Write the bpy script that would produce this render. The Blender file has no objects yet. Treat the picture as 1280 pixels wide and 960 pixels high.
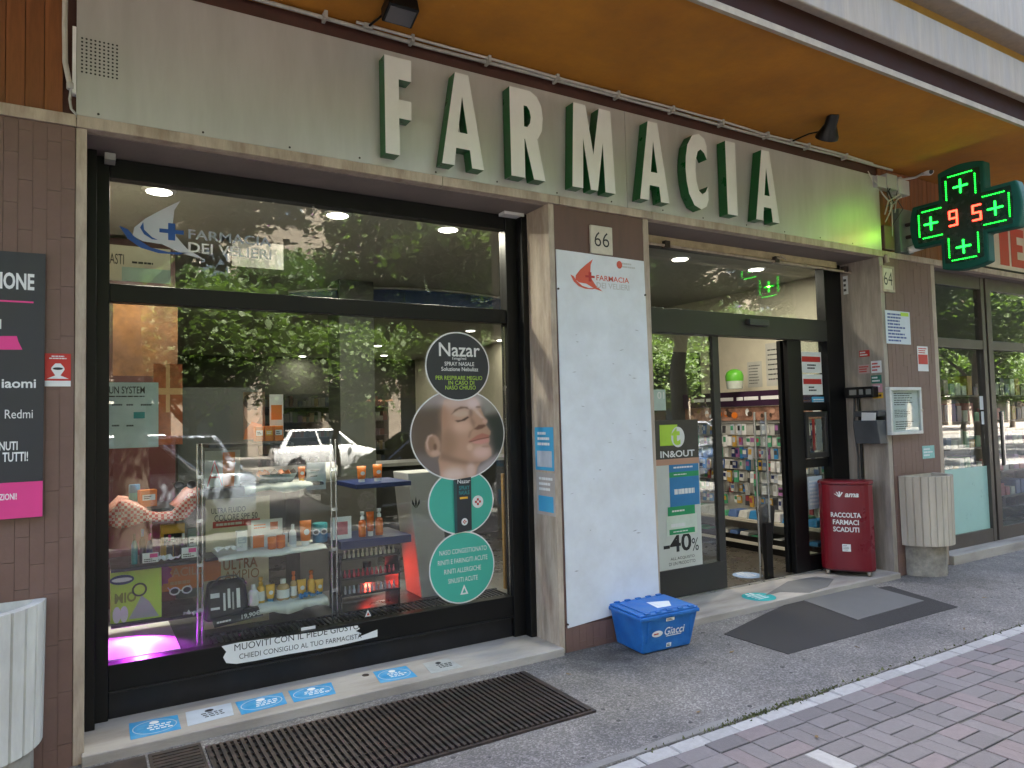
import bpy, math, random
from mathutils import Vector, Matrix
RN = random.Random(11)
sc = bpy.context.scene
col = sc.collection
rad = math.radians

# ------------------------------------------------------------------ camera (metres; shop front is the plane y = 0, street at y < 0)
YAW, PIT, ROL, FPX = 5.39808803e-01, 4.85701742e-02, -2.40539959e-02, 895.74
CAM = Vector((0.0, -3.96797, 1.55))
fw = Vector((math.sin(YAW)*math.cos(PIT), math.cos(YAW)*math.cos(PIT), math.sin(PIT)))
_r = Vector((math.cos(YAW), -math.sin(YAW), 0.0)); _u = _r.cross(fw)
RT = _r*math.cos(ROL) + _u*math.sin(ROL)
UP = -_r*math.sin(ROL) + _u*math.cos(ROL)
cd = bpy.data.cameras.new('camera'); cam = bpy.data.objects.new('camera', cd); col.objects.link(cam)
cam.matrix_world = Matrix(((RT.x, UP.x, -fw.x, CAM.x), (RT.y, UP.y, -fw.y, CAM.y), (RT.z, UP.z, -fw.z, CAM.z), (0, 0, 0, 1)))
cd.sensor_fit = 'HORIZONTAL'; cd.sensor_width = 36.0; cd.lens = FPX/1280*36.0
cd.clip_start = 0.05; cd.clip_end = 1000
sc.camera = cam
sc.render.resolution_x, sc.render.resolution_y = 1024, 768

# ------------------------------------------------------------------ world, sun, exposure
SUN_EL, SUN_AZ = rad(60), rad(25)          # azimuth from +y (behind the shop) towards +x
w = bpy.data.worlds.new('World'); sc.world = w; w.use_nodes = True
nt = w.node_tree; nt.nodes.clear()
sky = nt.nodes.new('ShaderNodeTexSky'); sky.sky_type = 'NISHITA'; sky.sun_disc = False
sky.sun_elevation = SUN_EL; sky.sun_rotation = SUN_AZ; sky.air_density = 0.8; sky.dust_density = 5.0; sky.ozone_density = 0.5
bg = nt.nodes.new('ShaderNodeBackground'); bg.inputs['Strength'].default_value = 0.15
wo = nt.nodes.new('ShaderNodeOutputWorld')
nt.links.new(sky.outputs[0], bg.inputs[0]); nt.links.new(bg.outputs[0], wo.inputs[0])
ld = bpy.data.lights.new('sun', 'SUN'); ld.energy = 5.0; ld.angle = rad(0.5); ld.color = (1.0, 0.95, 0.86)
sun = bpy.data.objects.new('sun', ld); col.objects.link(sun)
sd = Vector((math.sin(SUN_AZ)*math.cos(SUN_EL), math.cos(SUN_AZ)*math.cos(SUN_EL), math.sin(SUN_EL)))
sun.rotation_euler = sd.to_track_quat('Z', 'Y').to_euler()
sc.view_settings.view_transform = 'Standard'; sc.view_settings.look = 'None'
sc.view_settings.gamma = 1.0; sc.view_settings.use_curve_mapping = False
sc.view_settings.exposure = 3.85
sc.render.engine = 'CYCLES'
sc.cycles.use_denoising = True
sc.cycles.max_bounces = 10; sc.cycles.diffuse_bounces = 4; sc.cycles.glossy_bounces = 4
sc.cycles.transparent_max_bounces = 16; sc.cycles.transmission_bounces = 6
sc.cycles.sample_clamp_indirect = 6.0; sc.cycles.caustics_reflective = False; sc.cycles.caustics_refractive = False

# ------------------------------------------------------------------ a pixel of the 1280 x 960 photograph on a known plane
def ray(x, y): return fw + RT*((x-640)/FPX) - UP*((y-480)/FPX)
def PY(x, y, Y=0.0): d = ray(x, y); return CAM + d*((Y-CAM.y)/d.y)
def PZ(x, y, Z=0.0): d = ray(x, y); return CAM + d*((Z-CAM.z)/d.z)
def PX(x, y, X): d = ray(x, y); return CAM + d*((X-CAM.x)/d.x)
def rect(x0, y0, x1, y1, Y=0.0):
    """(u0, v0, u1, v1) in metres on the plane y = Y; y0 and y1 read at the middle column."""
    xm, ym = (x0+x1)/2, (y0+y1)/2
    return PY(x0, ym, Y).x, PY(xm, y1, Y).z, PY(x1, ym, Y).x, PY(xm, y0, Y).z
def prect(x0, y0, x1, y1, X):
    """the same on the plane x = X, u = -y."""
    xm, ym = (x0+x1)/2, (y0+y1)/2
    return -PX(x0, ym, X).y, PX(xm, y1, X).z, -PX(x1, ym, X).y, PX(xm, y0, X).z

# ------------------------------------------------------------------ materials
MC = {}
def M(name, rgb, rough=0.6, metal=0.0, var=0.12, scale=6.0, bump=0.0, bscale=80.0, rnd=0.0, stretch=(1, 1, 1), spec=0.5, emit=None, es=0.0, tint=None, tfac=0.5, tscale=1.5, coat=0.0, rvar=0.12, trans=0.0):
    if name in MC: return MC[name]
    m = bpy.data.materials.new(name); m.use_nodes = True; MC[name] = m
    n = m.node_tree.nodes; L = m.node_tree.links; b = n['Principled BSDF']
    b.inputs['Roughness'].default_value = rough; b.inputs['Metallic'].default_value = metal
    b.inputs['Specular IOR Level'].default_value = spec
    if coat: b.inputs['Coat Weight'].default_value = coat; b.inputs['Coat Roughness'].default_value = 0.06
    if trans: b.inputs['Transmission Weight'].default_value = trans
    tc = n.new('ShaderNodeTexCoord'); mp = n.new('ShaderNodeMapping'); mp.inputs['Scale'].default_value = stretch
    L.new(tc.outputs['Object'], mp.inputs[0])
    base = None
    rgbn = n.new('ShaderNodeRGB'); rgbn.outputs[0].default_value = (*rgb, 1); base = rgbn.outputs[0]
    if tint:
        nz = n.new('ShaderNodeTexNoise'); nz.inputs['Scale'].default_value = tscale; nz.inputs['Detail'].default_value = 5; nz.inputs['Roughness'].default_value = 0.65
        L.new(mp.outputs[0], nz.inputs['Vector'])
        cr = n.new('ShaderNodeValToRGB'); cr.color_ramp.elements[0].position = 0.42; cr.color_ramp.elements[1].position = 0.66
        L.new(nz.outputs['Fac'], cr.inputs[0])
        mm = n.new('ShaderNodeMath'); mm.operation = 'MULTIPLY'; mm.inputs[1].default_value = tfac; L.new(cr.outputs[0], mm.inputs[0])
        mx = n.new('ShaderNodeMixRGB'); L.new(mm.outputs[0], mx.inputs[0]); L.new(base, mx.inputs[1]); mx.inputs[2].default_value = (*tint, 1); base = mx.outputs[0]
    if var:
        nz = n.new('ShaderNodeTexNoise'); nz.inputs['Scale'].default_value = scale; nz.inputs['Detail'].default_value = 8; nz.inputs['Roughness'].default_value = 0.7
        L.new(mp.outputs[0], nz.inputs['Vector'])
        mr = n.new('ShaderNodeMapRange'); mr.inputs[1].default_value = 0.3; mr.inputs[2].default_value = 0.7; mr.inputs[3].default_value = 1-var; mr.inputs[4].default_value = 1+var
        L.new(nz.outputs['Fac'], mr.inputs[0])
        mx = n.new('ShaderNodeMixRGB'); mx.blend_type = 'MULTIPLY'; mx.inputs[0].default_value = 1; L.new(base, mx.inputs[1]); L.new(mr.outputs[0], mx.inputs[2]); base = mx.outputs[0]
        if rvar:
            m2 = n.new('ShaderNodeMapRange'); m2.inputs[1].default_value = 0.3; m2.inputs[2].default_value = 0.7
            m2.inputs[3].default_value = max(0.02, rough-rvar); m2.inputs[4].default_value = min(1, rough+rvar); L.new(nz.outputs['Fac'], m2.inputs[0]); L.new(m2.outputs[0], b.inputs['Roughness'])
    if rnd:
        oi = n.new('ShaderNodeObjectInfo'); mr = n.new('ShaderNodeMapRange'); mr.inputs[3].default_value = 1-rnd; mr.inputs[4].default_value = 1+rnd
        L.new(oi.outputs['Random'], mr.inputs[0])
        mx = n.new('ShaderNodeMixRGB'); mx.blend_type = 'MULTIPLY'; mx.inputs[0].default_value = 1; L.new(base, mx.inputs[1]); L.new(mr.outputs[0], mx.inputs[2]); base = mx.outputs[0]
    L.new(base, b.inputs['Base Color'])
    if bump:
        nz = n.new('ShaderNodeTexNoise'); nz.inputs['Scale'].default_value = bscale; nz.inputs['Detail'].default_value = 4
        L.new(mp.outputs[0], nz.inputs['Vector'])
        bp = n.new('ShaderNodeBump'); bp.inputs['Strength'].default_value = bump; bp.inputs['Distance'].default_value = 0.01
        L.new(nz.outputs['Fac'], bp.inputs['Height']); L.new(bp.outputs[0], b.inputs['Normal'])
    if emit:
        b.inputs['Emission Color'].default_value = (*emit, 1); b.inputs['Emission Strength'].default_value = es
    return m
def glass(name, tint=(0.93, 0.96, 0.95), ior=1.68):
    if name in MC: return MC[name]
    m = bpy.data.materials.new(name); m.use_nodes = True; MC[name] = m
    n = m.node_tree.nodes; L = m.node_tree.links; n.clear()
    o = n.new('ShaderNodeOutputMaterial'); t = n.new('ShaderNodeBsdfTransparent'); t.inputs[0].default_value = (*tint, 1)
    g = n.new('ShaderNodeBsdfGlossy'); g.inputs['Roughness'].default_value = 0.0
    tc = n.new('ShaderNodeTexCoord'); nz = n.new('ShaderNodeTexNoise'); nz.inputs['Scale'].default_value = 1.3; nz.inputs['Detail'].default_value = 1
    bp = n.new('ShaderNodeBump'); bp.inputs['Strength'].default_value = 0.03; bp.inputs['Distance'].default_value = 0.02
    L.new(tc.outputs['Object'], nz.inputs['Vector']); L.new(nz.outputs['Fac'], bp.inputs['Height']); L.new(bp.outputs[0], g.inputs['Normal'])
    f = n.new('ShaderNodeFresnel'); gm = n.new('ShaderNodeNewGeometry'); mr = n.new('ShaderNodeMapRange'); mr.inputs[3].default_value = ior; mr.inputs[4].default_value = 1/ior
    L.new(gm.outputs['Backfacing'], mr.inputs[0]); L.new(mr.outputs[0], f.inputs['IOR'])     # both faces of the pane reflect alike
    mx = n.new('ShaderNodeMixShader'); L.new(f.outputs[0], mx.inputs[0]); L.new(t.outputs[0], mx.inputs[1]); L.new(g.outputs[0], mx.inputs[2]); L.new(mx.outputs[0], o.inputs[0])
    return m
def emission(name, rgb, s):
    return M(name, tuple(0.2*c for c in rgb), 0.5, var=0, emit=rgb, es=s)

def asphalt_mat():
    m = M('asphalt', (0.208, 0.191, 0.178), 0.9, var=0.22, scale=2.6, bump=0.6, bscale=200, tint=(0.115, 0.108, 0.106), tfac=0.8, tscale=1.1)
    n = m.node_tree.nodes; L = m.node_tree.links; b = n['Principled BSDF']
    src = b.inputs['Base Color'].links[0].from_socket
    tc = n.new('ShaderNodeTexCoord'); vo = n.new('ShaderNodeTexVoronoi'); vo.inputs['Scale'].default_value = 120
    L.new(tc.outputs['Object'], vo.inputs['Vector'])
    sp = n.new('ShaderNodeSeparateColor'); L.new(vo.outputs['Color'], sp.inputs[0])
    mr = n.new('ShaderNodeMapRange'); pw = n.new('ShaderNodeMath'); pw.operation = 'POWER'; pw.inputs[1].default_value = 2.2; L.new(sp.outputs[0], pw.inputs[0]); mr.inputs[3].default_value = 0.68; mr.inputs[4].default_value = 1.55; L.new(pw.outputs[0], mr.inputs[0])
    mx = n.new('ShaderNodeMixRGB'); mx.blend_type = 'MULTIPLY'; mx.inputs[0].default_value = 1; L.new(src, mx.inputs[1]); L.new(mr.outputs[0], mx.inputs[2])
    # old damp stain on the footway beside the pillar
    nz = n.new('ShaderNodeTexNoise'); nz.inputs['Scale'].default_value = 7; nz.inputs['Detail'].default_value = 5; L.new(tc.outputs['Object'], nz.inputs['Vector'])
    last = mx.outputs[0]
    for (cx, cy, rr, dark) in ((2.86, -0.12, 0.30, 0.5), (3.25, -0.42, 0.35, 0.68), (6.75, -0.30, 0.45, 0.7)):
        vd = n.new('ShaderNodeVectorMath'); vd.operation = 'DISTANCE'; vd.inputs[1].default_value = (cx, cy, 0); L.new(tc.outputs['Object'], vd.inputs[0])
        ad = n.new('ShaderNodeMath'); ad.operation = 'MULTIPLY_ADD'; ad.inputs[1].default_value = 0.55; L.new(nz.outputs['Fac'], ad.inputs[0]); L.new(vd.outputs['Value'], ad.inputs[2])
        m2 = n.new('ShaderNodeMapRange'); m2.inputs[1].default_value = rr+.1; m2.inputs[2].default_value = rr+.32; m2.inputs[3].default_value = dark; m2.inputs[4].default_value = 1.0; L.new(ad.outputs[0], m2.inputs[0])
        x2 = n.new('ShaderNodeMixRGB'); x2.blend_type = 'MULTIPLY'; x2.inputs[0].default_value = 1; L.new(last, x2.inputs[1]); L.new(m2.outputs[0], x2.inputs[2]); last = x2.outputs[0]
    L.new(last, b.inputs['Base Color'])
    return m
ASPH = asphalt_mat()
TRAV = M('travertine', (0.46, 0.385, 0.31), 0.55, var=0.2, scale=5, stretch=(3, 3, 0.7), bump=0.12, bscale=40, tint=(0.25, 0.175, 0.13), tfac=0.7, tscale=3.4)
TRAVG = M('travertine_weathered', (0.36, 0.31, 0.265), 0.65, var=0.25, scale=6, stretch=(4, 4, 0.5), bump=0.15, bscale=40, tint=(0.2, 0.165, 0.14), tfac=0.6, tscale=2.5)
SILL = M('sill_stone', (0.42, 0.385, 0.35), 0.6, var=0.2, scale=6, bump=0.15, bscale=60, tint=(0.17, 0.148, 0.135), tfac=0.7, tscale=3.0, stretch=(0.7, 2.5, 2.5))
TILE = M('brown_tile', (0.165, 0.095, 0.079), 0.5, var=0.12, scale=9, rnd=0.03, bump=0.06, bscale=50, tint=(0.17, 0.115, 0.1), tfac=0.4, tscale=4)
TILEB = M('brown_backing', (0.135, 0.078, 0.065), 0.8, var=0.2)
BROWN = M('brown_panel', (0.125, 0.068, 0.054), 0.55, var=0.15, scale=5, bump=0.05, stretch=(3, 3, 0.6))
LINT = M('lintel_plaster', (0.2, 0.165, 0.15), 0.85, var=0.15, scale=4, bump=0.1)
SOFF = M('ochre_soffit', (0.46, 0.185, 0.014), 0.85, var=0.2, scale=2.2, bump=0.18, bscale=25, tint=(0.33, 0.12, 0.011), tfac=0.7, tscale=0.9)
OCHRE = M('ochre_paint', (0.42, 0.23, 0.05), 0.85, var=0.2, scale=3)
WOOD = M('orange_wood', (0.25, 0.085, 0.026), 0.5, var=0.3, scale=5, stretch=(6, 6, 0.5), rnd=0.2, tint=(0.1, 0.035, 0.015), tfac=0.6, tscale=2)
DKRED = M('dark_red_brown', (0.075, 0.028, 0.02), 0.7, var=0.3, scale=8)
WFAS = M('white_render', (0.34, 0.275, 0.215), 0.85, var=0.16, scale=5, stretch=(4, 4, 0.4), bump=0.1, tint=(0.27, 0.245, 0.225), tfac=0.6, tscale=2)
BFAS = M('brown_fascia', (0.035, 0.0135, 0.0095), 0.8, var=0.15, spec=.1)
SIGNP = M('satin_sign_metal', (0.535, 0.53, 0.52), 0.42, metal=0.35, var=0.06, scale=1.6, bump=0.02, bscale=4, rvar=0.06, tint=(.42, .415, .4), tfac=.6, tscale=1.2, stretch=(3, 1, .5))
FACEW = M('letter_white', (0.74, 0.75, 0.72), 0.4, var=0.06, scale=3)
GREEN = M('letter_green', (0.006, 0.095, 0.022), 0.35, var=0.1)
BLACK = M('black_frame', (0.0045, 0.0045, 0.005), 0.42, var=0.15, scale=3, spec=0.3, rvar=.05)
BLACK2 = M('black_painted_board', (0.006, 0.006, 0.008), 0.4, var=0.3, scale=9, tint=(0.016, 0.016, 0.02), tfac=0.5, tscale=5, spec=.35, rvar=.08)
ANTH = M('anthracite_frame', (0.028, 0.027, 0.027), 0.42, var=0.15)
GLASS = glass('window_glass', ior=1.66)
GLASSD = glass('door_glass', ior=1.8)
GLASSC = glass('case_glass', ior=1.4)
WHITE = M('white_plastic', (0.72, 0.72, 0.72), 0.45, var=0.06)
PAPER = M('white_paper', (0.75, 0.76, 0.77), 0.7, var=0.05, scale=5)
GREYP = M('grey_plastic', (0.4, 0.4, 0.39), 0.5, var=0.1)
DKGREY = M('dark_grey_plastic', (0.05, 0.052, 0.057), 0.45, var=0.15)
CABLE = M('grey_conduit', (0.42, 0.4, 0.36), 0.6, var=0.2, scale=20)
CHROME = M('chrome', (0.6, 0.6, 0.6), 0.2, metal=1.0, var=0.1)
STEELD = M('dark_steel', (0.06, 0.05, 0.047), 0.55, metal=0.6, var=0.4, scale=18, bump=0.1, bscale=90, tint=(0.1, 0.06, 0.045), tfac=0.4, tscale=9)
INK = M('black_ink', (0.012, 0.012, 0.014), 0.6, var=0)
RED = M('red_print', (0.5, 0.03, 0.025), 0.5, var=0.05)
CREAM = M('cream_wall', (0.62, 0.58, 0.46), 0.8, var=0.06)
ORANGE = M('orange_pack', (0.75, 0.19, 0.02), 0.4, var=0.1)
YELLOW = M('yellow_pack', (0.75, 0.42, 0.04), 0.4, var=0.1)
BLUEP = M('blue_pack', (0.03, 0.2, 0.45), 0.4, var=0.1)
TEALP = M('teal_pack', (0.03, 0.3, 0.33), 0.4, var=0.1)
PINK = M('pink_print', (0.72, 0.05, 0.26), 0.5, var=0.04)
SKIN = M('skin_print', (0.62, 0.39, 0.29), 0.6, var=0.05)
HAIR = M('hair_print', (0.06, 0.035, 0.025), 0.6, var=0.2)
MAGENTA = M('magenta_print', (0.4, 0.02, 0.3), 0.5, var=0.05)
LIME = M('lime_print', (.46, .7, .07), 0.5, var=0.1)
AQUA = M('sea_green_print', (0.06, 0.42, 0.33), 0.5, var=0.04)
SBLUE = M('sky_blue_sticker', (0.03, 0.27, 0.55), 0.55, var=0.2, scale=20, tint=(0.25, 0.45, 0.6), tfac=0.35, tscale=14)
SLIGHT = M('pale_blue_sticker', (0.45, 0.5, 0.58), 0.55, var=0.12, scale=12)
CHAR = M('charcoal_print', (0.03, 0.033, 0.042), 0.45, var=0.06)
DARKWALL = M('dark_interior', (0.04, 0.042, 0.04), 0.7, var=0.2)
MAROON = M('maroon_panel', (0.045, 0.009, 0.008), 0.5, var=0.1)
NAVY = M('navy_shelf', (0.012, 0.025, 0.11), 0.4, var=0.1)

# ------------------------------------------------------------------ mesh helpers
class MB:
    def __init__(s): s.v = []; s.f = []; s.mi = []; s.sm = []
    def add(s, vs, fs, mi=0, smooth=False):
        o = len(s.v); s.v += [tuple(p) for p in vs]
        for f in fs: s.f.append(tuple(i+o for i in f)); s.mi.append(mi); s.sm.append(smooth)
        return s
    def box(s, x0, x1, y0, y1, z0, z1, mi=0):
        return s.add([(x0, y0, z0), (x1, y0, z0), (x1, y1, z0), (x0, y1, z0), (x0, y0, z1), (x1, y0, z1), (x1, y1, z1), (x0, y1, z1)],
                     [(0, 3, 2, 1), (4, 5, 6, 7), (0, 1, 5, 4), (1, 2, 6, 5), (2, 3, 7, 6), (3, 0, 4, 7)], mi)
    def hexa(s, b, t, mi=0):
        return s.add(list(b)+list(t), [(0, 3, 2, 1), (4, 5, 6, 7), (0, 1, 5, 4), (1, 2, 6, 5), (2, 3, 7, 6), (3, 0, 4, 7)], mi)
    def prism(s, fr, pts, w0, w1, mi=0):
        O, U, V, N = fr; n = len(pts)
        ar = sum(pts[i][0]*pts[(i+1) % n][1]-pts[(i+1) % n][0]*pts[i][1] for i in range(n))
        if ar < 0: pts = pts[::-1]
        a = [O+U*p[0]+V*p[1]+N*w0 for p in pts]; b = [O+U*p[0]+V*p[1]+N*w1 for p in pts]
        fs = [tuple(range(n))[::-1], tuple(range(n, 2*n))] + [(i, (i+1) % n, n+(i+1) % n, n+i) for i in range(n)]
        return s.add(a+b, fs, mi)
    def tube(s, pts, r, n=8, mi=0, caps=True):
        pts = [Vector(p) for p in pts]; rr = r if isinstance(r, (list, tuple)) else [r]*len(pts); rings = []; prev = None
        for i, p in enumerate(pts):
            d = (pts[min(i+1, len(pts)-1)]-pts[max(i-1, 0)]).normalized()
            a = prev - d*prev.dot(d) if prev else d.orthogonal()
            a.normalize(); prev = a; b = d.cross(a)
            rings.append([p+(a*math.cos(2*math.pi*k/n)+b*math.sin(2*math.pi*k/n))*rr[i] for k in range(n)])
        vs = [q for g in rings for q in g]; m = len(rings)
        s.add(vs, [(i*n+k, i*n+(k+1) % n, (i+1)*n+(k+1) % n, (i+1)*n+k) for i in range(m-1) for k in range(n)], mi, True)
        if caps: s.add(rings[0], [tuple(range(n))[::-1]], mi); s.add(rings[-1], [tuple(range(n))], mi)
        return s
    def lathe(s, prof, c=(0, 0, 0), n=16, mi=0, sx=1.0, sy=1.0, smooth=True):
        c = Vector(c); m = len(prof)
        vs = [c+Vector((sx*r*math.cos(2*math.pi*k/n), sy*r*math.sin(2*math.pi*k/n), z)) for r, z in prof for k in range(n)]
        s.add(vs, [(i*n+k, i*n+(k+1) % n, (i+1)*n+(k+1) % n, (i+1)*n+k) for i in range(m-1) for k in range(n)], mi, smooth)
        s.add(vs[:n], [tuple(range(n))[::-1]], mi); s.add(vs[-n:], [tuple(range(n))], mi)
        return s
    def mesh(s, name, mats):
        me = bpy.data.meshes.new(name); me.from_pydata(s.v, [], s.f)
        for m in (mats if isinstance(mats, (list, tuple)) else [mats]): me.materials.append(m)
        me.polygons.foreach_set('material_index', s.mi); me.polygons.foreach_set('use_smooth', s.sm); me.update()
        return me
    def build(s, name, mats, parent=None, bevel=0.0):
        return obj(name, s.mesh(name, mats), parent, bevel)
def obj(name, me, parent=None, bevel=0.0, loc=None):
    o = bpy.data.objects.new(name, me); col.objects.link(o)
    if loc is not None: o.location = loc
    if parent is not None: adopt(o, parent)
    if bevel:
        b = o.modifiers.new('bevel', 'BEVEL'); b.width = bevel; b.segments = 2; b.limit_method = 'ANGLE'; b.angle_limit = rad(40)
    return o
def adopt(o, p):
    mw = Matrix.Identity(4); q = p
    chain = []
    while q is not None: chain.append(q); q = q.parent
    for q in reversed(chain): mw = mw @ (q.matrix_parent_inverse if q.parent else Matrix.Identity(4)) @ q.matrix_basis
    o.parent = p; o.matrix_parent_inverse = mw.inverted()
def T(o, label, cat, group=None):
    o['label'] = label; o['category'] = cat
    if group: o['group'] = group
    return o
def S(o, kind='structure', label=None):
    o['kind'] = kind
    if label: o['label'] = label
    return o
def thing(name, label, cat, loc=(0, 0, 0), group=None):
    o = bpy.data.objects.new(name, None); col.objects.link(o); o.location = loc; o.empty_display_size = 0.1
    return T(o, label, cat, group)
def bx(name, mat, x0, x1, y0, y1, z0, z1, parent=None, bevel=0.0):
    return MB().box(x0, x1, y0, y1, z0, z1).build(name, mat, parent, bevel)
X_, Y_, Z_ = Vector((1, 0, 0)), Vector((0, 1, 0)), Vector((0, 0, 1))
def FF(Y): return (Vector((0, Y, 0)), X_, Z_, -Y_)          # faces the street
def FG(Z): return (Vector((0, 0, Z)), X_, Y_, Z_)           # faces up
def FR(X): return (Vector((X, 0, 0)), -Y_, Z_, -X_)         # faces -x
def slab(name, mat, fr, r, t=0.003, parent=None, w0=0.0, bevel=0):
    u0, v0, u1, v1 = r
    return MB().prism(fr, [(u0, v0), (u1, v0), (u1, v1), (u0, v1)], w0, w0+t).build(name, mat, parent, bevel)
def flat(name, mat, fr, pts, w0=0.0, t=0.001, parent=None):
    return MB().prism(fr, pts, w0, w0+t).build(name, mat, parent)
def ell(cu, cv, ru, rv, n=40, a0=0, a1=2*math.pi):
    return [(cu+ru*math.cos(a0+(a1-a0)*k/n), cv+rv*math.sin(a0+(a1-a0)*k/n)) for k in range(n + (0 if a1-a0 > 6.28 else 1))]
def sub(r, a, b, c, d):
    """sub-rectangle of r from fractions (left, top, right, bottom)."""
    u0, v0, u1, v1 = r; W, H = u1-u0, v1-v0
    return (u0+a*W, v1-d*H, u0+c*W, v1-b*H)
def text(name, s, mat, fr, r, w=0.0, parent=None, bold=0.0, shear=0.0, keep=False):
    c = bpy.data.curves.new(name, 'FONT'); c.body = s; c.size = 1; c.offset = bold; c.shear = shear; c.resolution_u = 3
    o = bpy.data.objects.new(name, c); col.objects.link(o)
    dg = bpy.context.evaluated_depsgraph_get(); me = bpy.data.meshes.new_from_object(o.evaluated_get(dg))
    bpy.data.objects.remove(o); bpy.data.curves.remove(c)
    if not me.vertices: return None
    xs = [v.co.x for v in me.vertices]; ys = [v.co.y for v in me.vertices]
    a, b, cc, d = min(xs), max(xs), min(ys), max(ys); u0, v0, u1, v1 = r; O, U, V, N = fr
    su, sv = (u1-u0)/(b-a), (v1-v0)/(d-cc)
    if keep: su = sv = min(su, sv)
    for v in me.vertices: v.co = O + U*(u0+(v.co.x-a)*su) + V*(v0+(v.co.y-cc)*sv) + N*w
    me.materials.clear(); me.materials.append(mat); me.name = name
    return obj(name, me, parent)
def bars(name, mat, fr, r, n, w, parent, seed=0, fill=0.5, left=True):
    """n thin bars that stand for lines too small to read."""
    q = random.Random(seed); mb = MB(); u0, v0, u1, v1 = r; h = (v1-v0)/n
    for i in range(n):
        L = (u1-u0)*q.uniform(0.55, 1.0); a = u0 if left else u0+((u1-u0)-L)/2; z = v1-(i+0.5)*h; u = a
        while u < a+L-1e-6:
            k = min(q.uniform(0.06, 0.2)*(u1-u0), a+L-u); mb.prism(fr, [(u, z-h*fill/2), (u+k*0.85, z-h*fill/2), (u+k*0.85, z+h*fill/2), (u, z+h*fill/2)], w, w+0.0006); u += k
    return mb.build(name, mat, parent)

# ================================================================== GROUND
XL, XR = -16.0, 24.0
S(MB().box(XL-60, XR+60, -100, 60, -0.5, -0.16).build('ground', M('far_ground', (0.12, 0.115, 0.1), 0.9, var=0.2, scale=0.4)))
S(MB().box(XL, XR, -1.36, 0.6, -0.14, 0.0).build('pavement', ASPH))
S(MB().box(XL, XR, -5.6, -1.36, -0.14, -0.009).build('pavement_bed', M('sand_joint', (0.085, 0.078, 0.07), 0.95, var=0.3, scale=30, tint=(0.07, 0.09, 0.03), tfac=0.35, tscale=3)))
S(MB().box(XL, XR, -5.8, -5.6, -0.155, 0.0).build('kerb', M('kerb_stone', (0.36, 0.35, 0.33), 0.8, var=0.2)))
S(MB().box(XL-60, XR+60, -21.0, -5.8, -0.159, -0.13).build('road', M('road_asphalt', (0.14, 0.135, 0.125), 0.9, var=0.15, scale=3)))
S(MB().box(XL-60, XR+60, -32.0, -21.0, -0.159, 0.0).build('far_pavement', M('far_paving', (0.2, 0.18, 0.155), 0.9, var=0.15, scale=2)))

# border stones and bricks of the paved strip
stone_m = M('border_stone', (0.33, 0.322, 0.315), 0.8, var=0.16, scale=25, rnd=0.14, bump=0.25, bscale=70)
brick_m = M('paving_brick', (0.156, 0.14, 0.142), 0.85, var=0.2, scale=22, rnd=0.13, bump=0.4, bscale=120, tint=(0.125, 0.118, 0.12), tfac=0.6, tscale=9)
brick_p = M('paving_brick_pink', (0.172, 0.142, 0.144), 0.85, var=0.2, scale=22, rnd=0.1, bump=0.4, bscale=120)
def block(L, W, H, c=0.006):
    mb = MB(); b = [(-L/2, -W/2, -H), (L/2, -W/2, -H), (L/2, W/2, -H), (-L/2, W/2, -H)]; m = [(x, y, -c) for x, y, z in b]
    t = [(x-math.copysign(c, x), y-math.copysign(c, y), 0) for x, y, z in b]
    mb.add(b+m+t, [(0, 1, 5, 4), (1, 2, 6, 5), (2, 3, 7, 6), (3, 0, 4, 7), (4, 5, 9, 8), (5, 6, 10, 9), (6, 7, 11, 10), (7, 4, 8, 11), (8, 9, 10, 11)])
    return mb
paving = thing('paved_strip', 'dusky red brick paving strip with pale border stones along the asphalt footway', 'paving', (3, -2, 0))
paving['kind'] = 'structure'
st_me = block(0.194, 0.086, 0.05).mesh('border_stone', stone_m)
k = 0
for i in range(-10, 60):
    o = obj('border_stone', st_me, paving, loc=(1.066+i*0.2, -1.409+RN.uniform(-.002, .002), RN.uniform(-.003, .002))); o.rotation_euler = (RN.uniform(-.012, .012), RN.uniform(-.01, .01), RN.uniform(-.012, .012))
bme = [block(0.1955, 0.0975, 0.05, .003).mesh('brick', brick_m), block(0.1955, 0.0975, 0.05, .003).mesh('brick', brick_p), block(0.1955, 0.0975, 0.05, .003).mesh('brick', stone_m)]
rest = MB(); cand = []
for i in range(-70, 110):
    for j in range(0, 20):
        x0, y0 = 0.913+i*0.2, -1.553-j*0.211
        if j == 0: cand.append(((x0+0.1, y0+0.051, 0.0), i, j)); continue
        for k in (0, 1):
            if (i+j) % 2 == 0: c = (x0+0.1, y0+0.053+0.1055*k, 0.0)
            else: c = (x0+0.05+0.1*k, y0+0.105, math.pi/2)
            cand.append((c, i, j))
def seen(c): return 0.9 < c[0] < 7.4 and c[1] > -2.75 and (c[1] > -2.35 or c[0] < 4.6) and c[0] > 1.6-(c[1]+1.45)*0.3
nb = 0
for c, i, j in cand:
    dz = RN.uniform(-.002, .0015); rz = c[2]+RN.uniform(-.01, .01)
    if seen(c) and nb < 300:
        nb += 1
        pale = -1.98 < c[1] < -1.76 and 2.78 < c[0] < 2.93
        o = obj('brick', bme[2 if pale else (1 if RN.random() < 0.25 else 0)], paving, loc=(c[0]+RN.uniform(-.002, .002), c[1]+RN.uniform(-.002, .002), dz))
        o.rotation_euler = (RN.uniform(-.005, .005), RN.uniform(-.005, .005), rz)
    else:
        a, b = (0.097, 0.047) if c[2] == 0 else (0.047, 0.097)
        rest.add([(c[0]-a, c[1]-b, dz), (c[0]+a, c[1]-b, dz), (c[0]+a, c[1]+b, dz), (c[0]-a, c[1]+b, dz)], [(0, 1, 2, 3)])
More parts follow.
